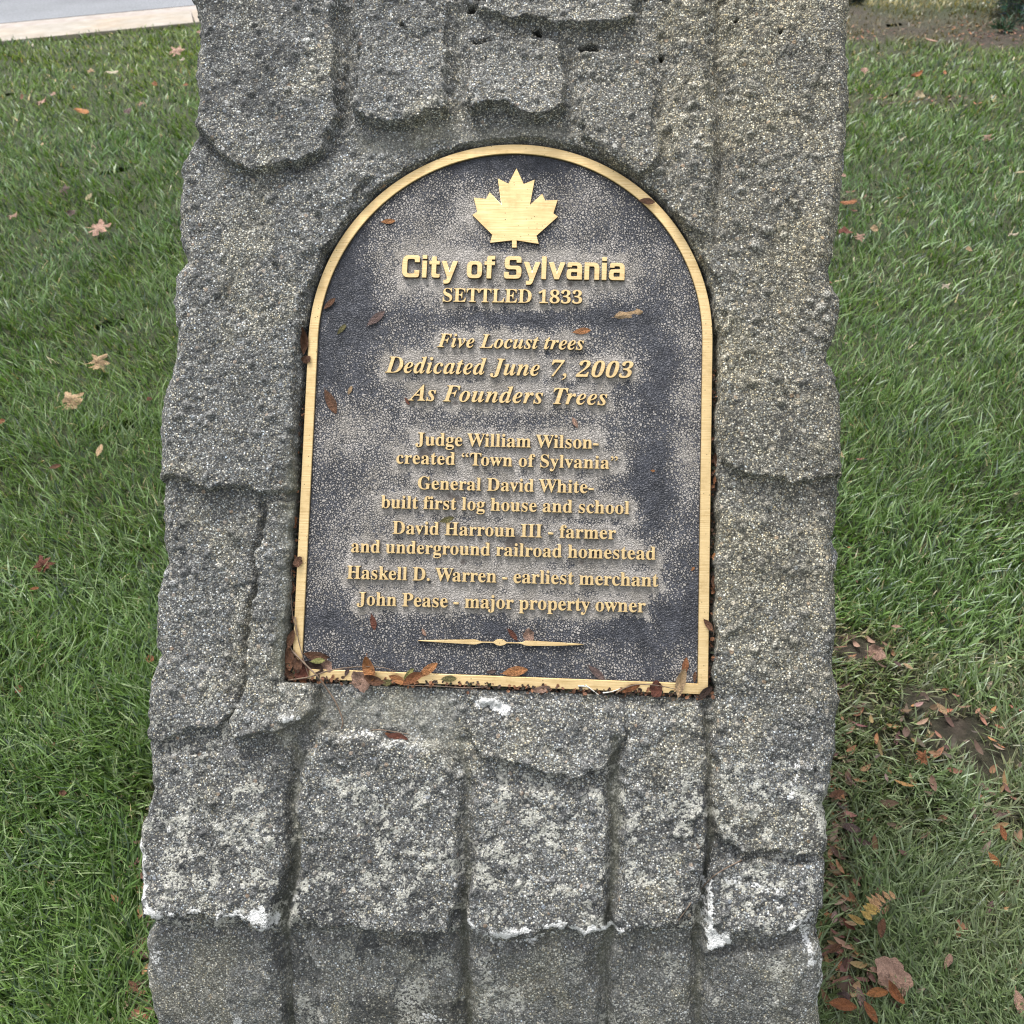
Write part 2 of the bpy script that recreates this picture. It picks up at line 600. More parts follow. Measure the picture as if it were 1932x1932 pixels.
for (r, c, rad, q) in allp:
    k = max(2, int(rad / STEP * 1.8) + 2)
    ra, rb, ca, cb = max(0, r - k), min(NR, r + k + 1), max(0, c - k), min(NC, c + k + 1)
    dx = Xg[ra:rb, ca:cb] - Xg[r, c]; dy = (S[ra:rb, ca:cb] - S[r, c])
    an = rgx.uniform(0, math.pi); ca_, sa_ = math.cos(an), math.sin(an)
    ex = rgx.uniform(0.5, 0.95)
    d2 = ((dx * ca_ + dy * sa_) / rad) ** 2 + ((-dx * sa_ + dy * ca_) / (rad * ex)) ** 2
    m = np.clip(1 - d2 ** 1.5, 0, 1)
    cl = float(np.clip((Vv[r, c] - 1730) / 60, 0, 1))
    hgt = rad * 1000 * (0.5 if rad < .004 else 0.75) * (1 - 0.6 * cl)
    H[ra:rb, ca:cb] += hgt * np.sqrt(m)
    peb[ra:rb, ca:cb] = np.where(m > 0.05, q, peb[ra:rb, ca:cb])
# holes
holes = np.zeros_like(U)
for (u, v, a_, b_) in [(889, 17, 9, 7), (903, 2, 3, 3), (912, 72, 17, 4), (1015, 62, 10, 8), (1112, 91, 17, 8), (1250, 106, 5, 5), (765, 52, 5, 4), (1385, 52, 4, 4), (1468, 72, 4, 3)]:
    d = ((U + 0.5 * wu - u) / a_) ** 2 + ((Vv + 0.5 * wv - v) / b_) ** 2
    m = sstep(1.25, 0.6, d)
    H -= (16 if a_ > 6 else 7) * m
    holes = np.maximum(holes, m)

# recess that holds the plaque
PW, PH = 0.4572, 0.6147
Xf = Xg
Yf = (base - ORG) @ YL
ca_y = PH - PW / 2


def plaque_sd(x, y, grow):
    """positive inside the grown plaque outline"""
    r = PW / 2 + grow
    dtop = r - np.hypot(x, y - ca_y)
    drect = np.minimum(r - np.abs(x), y + grow * 0.5)
    return np.where(y > ca_y, dtop, drect)


nz = 0.0022 * fbm(Xg, S, 0.02, 3, 90)
sd = plaque_sd(Xf, Yf, np.where(Yf > .40, .0035, .0062)) + nz * sstep(-0.01, 0.02, Yf)
# surround stands proud of the plaque at the arch and right, level below
ringd = -sd
arch = sstep(0.25, 0.45, Yf)
prx = sstep(0.0, 0.05, Xf)
surround = np.where(ringd < 0.05, 1, 0)
lift = (3 + 1.5 * arch + 3 * prx) * (1 - sstep(0.02, 0.10, ringd)) * sstep(-0.004, 0.02, Yf)
H += lift
# left inner chamfer low down
cham = sstep(0.020, 0.0, ringd) * (Xf < 0) * sstep(0.33, 0.2, Yf) * sstep(-0.002, 0.01, Yf)
H -= 7 * cham
low = sstep(0.03, 0.0, -Yf) * (Yf < 0) * (np.abs(Xf) < 0.24)
H = np.where((Yf < 0) & (Yf > -0.05) & (np.abs(Xf) < 0.245), H - 3.0 * sstep(0.05, 0.0, -Yf), H)
rec = sstep(-0.0012, 0.0012, sd) * (Yf > -0.02)
H = H * (1 - rec) + (-24 + 1.0 * rough) * rec

# edges round off
wpx = np.minimum(U - U[:, :1], U[:, -1:] - U)
ed = np.minimum(Xg - xl[:, None], xr[:, None] - Xg)
edr = 0.016 + 0.006 * fbm(S, S * 0, 0.06, 2, 15)
H -= 13 * np.clip(1 - ed / edr, 0, 1) ** 2
H *= MM
front = base + nrm[:, None, :] * H[..., None]
# sideways roughness near the edges
en = np.clip(1 - ed / 0.03, 0, 1)
front[..., 0] += en * (0.0016 * fbm(S, H * 0 + Xg, 0.009, 3, 200))

# sides run back from the front edges
NSD = 46
yb = np.interp(prof[:, 2], [0, prof[:, 2].max()], [prof[:, 1].min() + 0.95, BACK_TOP])
yb = np.maximum(yb, prof[:, 1] + 0.002)
qs = (np.arange(1, NSD + 1) / NSD) ** 1.9


def side(edge_pts, sgn, seed):
    ln = (yb - edge_pts[:, 1])[:, None]
    q = ln * qs[None, :]
    SS = S[:, :1] + 0 * q
    x = edge_pts[:, 0:1] + sgn * (0.004 * np.minimum(q / 0.02, 1) * np.exp(-q / 0.08) - 0.10 * q
                                  + np.minimum(q / 0.02, 1) * (0.007 * fbm(SS, q, 0.10, 3, seed) + 0.002 * fbm(SS, q, 0.02, 2, seed + 5)) * np.clip(ln / 0.2, 0, 1) - 0.004 * np.minimum(q / 0.02, 1))
    y = edge_pts[:, 1:2] + q
    z = edge_pts[:, 2:3] + 0 * q
    return np.stack([x, y, z], -1)


SLft = side(front[:, 0], -1, 300)[:, ::-1]
SRgt = side(front[:, -1], 1, 320)
ALL = np.concatenate([SLft, front, SRgt], 1)
NT = ALL.shape[1]


def pad(a, val=0.0):
    l_ = np.full((NR, NSD), val); return np.concatenate([l_, a, l_], 1)


# masks of what grows on or is washed out of the stone
wf = fbm(Xg, S, 0.014, 4, 120, 0.75)
white = np.zeros_like(U)
WS = [  # polyline in the photo, half width, strength
    ([(266, 1600), (280, 1650), (276, 1700), (300, 1722), (345, 1712)], 9, .9), ([(345, 1706), (400, 1716), (455, 1712), (480, 1718)], 5, .8), ([(478, 1722), (500, 1712), (516, 1730), (508, 1742)], 11, .95),
    ([(886, 1735), (900, 1752), (925, 1765)], 10, 1.1), ([(925, 1752), (985, 1742), (1040, 1738), (1100, 1746), (1160, 1742), (1200, 1752)], 6, 1.05), ([(925, 1778), (975, 1780), (1045, 1770)], 5, .75),
    ([(1205, 1745), (1255, 1750)], 4, .7), ([(1338, 1660), (1340, 1720), (1345, 1775), (1372, 1765)], 10, .95), ([(1480, 1750), (1510, 1738), (1535, 1728)], 9, .95), ([(1512, 1745), (1525, 1790), (1530, 1815)], 11, .85),
    ([(1375, 1655), (1430, 1668), (1490, 1690), (1470, 1705)], 9, .55), ([(1540, 1795), (1550, 1850), (1540, 1900)], 11, .6), ([(905, 1322), (930, 1325), (955, 1338)], 9, 1.0), ([(548, 1350), (570, 1352)], 8, .9),
    ([(286, 1800), (300, 1800)], 9, .7), ([(455, 1905), (462, 1920)], 8, .75), ([(295, 1918), (340, 1925)], 8, .65), ([(810, 1905), (830, 1915)], 10, .55), ([(620, 1748), (700, 1745), (780, 1755), (850, 1752)], 5, .5),
    ([(560, 1700), (600, 1738)], 5, .5), ([(640, 1400), (700, 1390), (770, 1405), (830, 1420)], 7, .5), ([(1345, 1630), (1400, 1640)], 4, .4), ([(1500, 1420), (1490, 1500)], 4, .6)]
for P, wdt, k in WS:
    d = line_d(P, U + wu * .7, Vv + wv * .7)
    white = np.maximum(white, k * sstep(wdt * 1.5, wdt * .3, d - 5 * wf))
# light crusts on the lower stones
crust = sstep(1330, 1460, Vv) * (1 - sstep(1740, 1775, Vv)) * sstep(0.05, 0.75, wf + 0.25 * noise2(Xg, S, 0.06, 140)) * (0.35 + 0.4 * sstep(1380, 1500, Vv))
crust = np.maximum(crust, 0.5 * sstep(1240, 1330, Vv) * (1 - sstep(1440, 1500, Vv)) * (U < 900) * sstep(0.3, 0.9, wf))
crust = np.maximum(crust, 0.62 * sstep(1765, 1810, Vv) * (U > 560) * sstep(0.35, 1.0, fbm(Xg, S, 0.035, 4, 150, 0.6)))
# grime: dark bluish-black growth
wd = fbm(Xg, S, 0.032, 4, 160, 0.7)
grime = 0.72 * sstep(-0.2, 0.6, wd) * sstep(1280, 1400, Vv) * (1 - .35 * sstep(1740, 1780, Vv))
grime = np.maximum(grime, (0.85 - 0.0006 * np.hypot(U - 480, Vv - 60)) * sstep(-0.9, 0.4, wd) * sstep(700, 560, U) * sstep(360, 250, Vv))
grime = np.maximum(grime, 0.6 * sstep(0.2, 0.9, wd) * (Vv < 1300))
grime = np.maximum(grime, .9 * sstep(1640, 1700, Vv) * sstep(0.0, .5, wd) * (U > 500) * (U < 880))
grime = np.maximum(grime, 0.6 * sstep(60, 20, np.hypot(U - 1500, (Vv - 1075) * 0.7) + 10 * wd))
grime = np.maximum(grime, 0.5 * sstep(800, 500, U) * sstep(700, 200, Vv) * sstep(-0.6, 0.6, wd))
# darker, smoother cement without loose grains on the foot; algae-stained joints and chamfer
smooth_c = np.clip(.42 * sstep(1742, 1772, Vv + 0.9 * wv) * (1 - .45 * sstep(.1, .8, wf)) + 0.75 * gmask * sstep(1300, 1400, Vv) + 0.3 * gmask + 0.75 * cham + 0.5 * rec, 0, 1)
mk = poly_sd([(600, 1300), (880, 1310), (882, 1440), (700, 1390), (590, 1400), (480, 1400), (470, 1385)], U + wu, Vv + wv)
smooth_c = np.maximum(smooth_c, 0.8 * sstep(-10, 30, mk + 8 * wf))
mk = poly_sd([(880, 245), (1090, 245), (1090, 275), (900, 272), (720, 300), (670, 290), (680, 248)], U + wu, Vv + wv)
moss = np.clip(gmask * sstep(1300, 1400, Vv) * 0.8 + 0.6 * smooth_c * sstep(-0.1, 0.8, wf) + 0.7 * cham, 0, 1)
mort = 0.8 * sstep(-8, 12, mk)
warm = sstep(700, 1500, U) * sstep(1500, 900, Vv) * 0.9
sand = sstep(.15, .9, fbm(Xg, S, .07, 4, 230, .6) + .35 * (U > 1240) * (Vv < 1300))
soil = sstep(0.14, 0.02, base[..., 2])

ii, jj = np.meshgrid(np.arange(NR - 1), np.arange(NT - 1), indexing='ij')
v00 = ii * NT + jj
Q = np.stack([v00, v00 + 1, v00 + NT + 1, v00 + NT], -1).reshape(-1, 4)
rr = np.arange(NR - 1)
Qb = np.stack([rr * NT, (rr + 1) * NT, (rr + 1) * NT + NT - 1, rr * NT + NT - 1], -1)
# back wall: few, big quads
Q = np.concatenate([Q, Qb], 0)

# ---- material
s = N('cast_stone_with_fine_gravel')
co = s.coord()
wn = s.n('ShaderNodeTexNoise'); wn.inputs['Scale'].default_value = 260; s.l(co, wn.inputs['Vector'])
wv_ = s.n('ShaderNodeVectorMath', operation='MULTIPLY_ADD'); s.l(wn.outputs['Color'], wv_.inputs[0]); wv_.inputs[1].default_value = (.0016,) * 3; s.l(co, wv_.inputs[2])
cw = wv_.outputs[0]
v1 = s.voro(cw, 500)
v2 = s.voro(cw, 1050)
v3 = s.voro(cw, 150)
sx = s.n('ShaderNodeSeparateColor'); s.l(v1.outputs['Color'], sx.inputs[0])
sx2 = s.n('ShaderNodeSeparateColor'); s.l(v2.outputs['Color'], sx2.inputs[0])
sx3 = s.n('ShaderNodeSeparateColor'); s.l(v3.outputs['Color'], sx3.inputs[0])
grain = s.ramp(sx.outputs[0], [(0, (.035, .036, .038)), (.14, (.085, .086, .088)), (.34, (.20, .197, .186)), (.58, (.345, .335, .30)), (.8, (.50, .48, .42)), (.93, (.68, .66, .60)), (1, (.88, .87, .84))])
fine = s.ramp(sx2.outputs[0], [(0, (.032, .033, .034)), (.35, (.10, .10, .096)), (.72, (.29, .28, .25)), (1, (.60, .58, .52))])
sel = s.math('GREATER_THAN', sx.outputs[1], 0.42)
gcol = s.mix(sel, fine, grain)
# some warm and some blue grains
tint = s.ramp(sx.outputs[2], [(0, (.86, .97, 1.12)), (.25, (.97, 1, 1.02)), (.6, (1.0, 1, .99)), (.85, (1.05, 1.0, .90)), (1, (1.10, 1.0, .78))])
gcol = s.mix(1.0, gcol, tint, 'MULTIPLY')
# pebbles stamped into the mesh
pb = s.attr('pebble').outputs['Fac']
pcol = s.ramp(pb, [(0, (.2, .2, .2)), (.3, (.27, .27, .26)), (.6, (.36, .35, .31)), (.85, (.46, .45, .42)), (.92, (.6, .6, .58)), (1, (.70, .70, .68))])
pmask = s.math('GREATER_THAN', pb, 0.02)
gcol = s.mix(s.math('MULTIPLY', pmask, 0.75), gcol, pcol)
# scattered larger pebbles: pale, tan, bluish
pk = s.math('MULTIPLY', s.math('GREATER_THAN', sx3.outputs[0], 0.84), s.mapr(v3.outputs['Distance'], .30, .42, 1, 0))
p3c = s.ramp(sx3.outputs[1], [(0, (.62, .61, .58)), (.3, (.44, .38, .29)), (.5, (.24, .27, .31)), (.7, (.52, .50, .45)), (1, (.36, .24, .15))])
v3b = s.math('MULTIPLY', pk, s.mapr(s.attr('smoothc').outputs['Fac'], 0, .6, .8, .15))
gcol = s.mix(v3b, gcol, p3c)
# cement between grains
gapm = s.mapr(v1.outputs['Distance'], 0.34, 0.62, 0, 1, True)
cem = s.ramp(s.noise(co, 700, 2), [(.3, (.032, .032, .031)), (.7, (.12, .118, .11))])
gcol = s.mix(s.math('MULTIPLY', s.math('MULTIPLY', gapm, 0.85), s.mapr(v3b, 0, 1, 1, .35)), gcol, cem)
# calm cement, weathered
n40 = s.noise(co, 42, 6, 0.65)
n9 = s.noise(co, 11, 5, 0.6)
calmc = s.ramp(s.noise(co, 420, 4, .7), [(.3, (.05, .048, .040)), (.46, (.13, .126, .106)), (.6, (.28, .27, .225)), (.75, (.54, .53, .46))])
col = s.mix(s.math('MULTIPLY', s.attr('smoothc').outputs['Fac'], 0.62), gcol, calmc)
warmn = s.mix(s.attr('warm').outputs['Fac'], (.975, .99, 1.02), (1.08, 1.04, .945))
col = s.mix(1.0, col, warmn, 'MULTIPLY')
big_ = s.ramp(n9, [(.3, .88), (.55, 1.06), (.75, 1.2)])
col = s.mix(1.0, col, big_, 'MULTIPLY')
col = s.mix(s.math('MULTIPLY', s.attr('sand').outputs['Fac'], .8), col, s.mix(1.0, col, (1.28, 1.24, 1.12), 'MULTIPLY'))
gr = s.attr('grime').outputs['Fac']
gm = s.mapr(s.math('ADD', s.math('MULTIPLY', gr, 1.0), s.math('MULTIPLY', s.math('SUBTRACT', s.noise(co, 160, 5, .7), 0.5), 1.3)), 0.25, 0.8, 0, 1, True)
gmf = s.math('MULTIPLY', gm, s.math('MULTIPLY', gr, 1.0), clamp=True)
gmg = s.mapr(sx.outputs[0], 0.5, 1.0, 1.0, 0.45)
col = s.mix(s.math('MULTIPLY', gmf, gmg), col, s.mix(0.75, col, (.042, .044, .046)))
cr_ = s.attr('crust').outputs['Fac']
cn = s.mapr(s.math('ADD', s.math('ADD', cr_, s.math('MULTIPLY', s.math('SUBTRACT', s.noise(co, 150, 6, .8), 0.5), 1.8)), s.math('MULTIPLY', s.math('SUBTRACT', sx.outputs[0], 0.5), 0.9)), 0.35, 0.75, 0, 1, True)
col = s.mix(s.math('MULTIPLY', s.math('MULTIPLY', cn, cr_), 1.0, clamp=True), col, s.ramp(sx2.outputs[1], [(0, (.38, .37, .31)), (.6, (.56, .55, .48)), (1, (.74, .73, .68))]))
mo = s.attr('moss').outputs['Fac']
mm_ = s.math('MULTIPLY', s.mapr(s.math('ADD', mo, s.math('SUBTRACT', s.noise(co, 120, 5, .7), 0.5)), 0.2, 0.9, 0, 1, True), 0.55)
col = s.mix(mm_, col, s.mix(0.65, col, (.058, .062, .034)))
wh = s.attr('white').outputs['Fac']
wn_ = s.mapr(s.math('ADD', wh, s.math('ADD', s.math('MULTIPLY', s.math('SUBTRACT', s.noise(co, 90, 7, .85), 0.5), 2.6), s.math('MULTIPLY', s.math('SUBTRACT', sx.outputs[0], 0.5), 0.5))), 0.5, 0.85, 0, 1, True)
wcol = s.ramp(s.noise(co, 500, 4, .7), [(.3, (.30, .30, .28)), (.45, (.66, .66, .64)), (.7, (.84, .84, .83))])
col = s.mix(wn_, col, wcol)
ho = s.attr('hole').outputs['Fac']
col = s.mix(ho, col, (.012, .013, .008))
so_ = s.attr('soil').outputs['Fac']
col = s.mix(s.math('MULTIPLY', s.mapr(s.math('ADD', so_, s.math('SUBTRACT', n40, 0.5)), .3, .9, 0, 1), .6), col, (.06, .045, .03))
b1_ = s.math('SUBTRACT', 1.0, v1.outputs['Distance'])
b2_ = s.math('SUBTRACT', 1.0, v2.outputs['Distance'])
hsum = s.math('ADD', s.math('MULTIPLY', b1_, s.mapr(sx.outputs[1], 0, 1, 0.5, 1.3)), s.math('MULTIPLY', b2_, 0.45))
hsum = s.math('ADD', s.math('ADD', hsum, s.math('MULTIPLY', v3b, .8)), s.math('MULTIPLY', s.noise(co, 1500, 2), 0.25))
amp = s.mapr(s.attr('smoothc').outputs['Fac'], 0, 1, 1, 0.45)
nb = s.bump(s.math('MULTIPLY', hsum, amp), 0.0011, 1.0)
s.b.inputs['Specular IOR Level'].default_value = 0.25
MSTONE = s.out(col, s.mapr(sx.outputs[2], 0, 1, .78, .95), nb)

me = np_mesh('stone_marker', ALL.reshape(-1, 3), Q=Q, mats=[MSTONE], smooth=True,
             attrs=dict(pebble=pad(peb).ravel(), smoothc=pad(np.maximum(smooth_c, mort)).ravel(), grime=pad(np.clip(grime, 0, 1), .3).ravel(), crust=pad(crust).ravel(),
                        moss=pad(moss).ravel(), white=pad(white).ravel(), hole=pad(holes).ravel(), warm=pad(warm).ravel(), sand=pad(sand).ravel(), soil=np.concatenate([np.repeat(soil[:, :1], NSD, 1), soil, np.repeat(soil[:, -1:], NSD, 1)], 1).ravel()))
stone = link('stone_marker', me)
tag(stone, 'large grey rough stone marker with fine gravel surface, framing a bronze plaque on the lawn', 'stone marker')
FRONT_Z = front

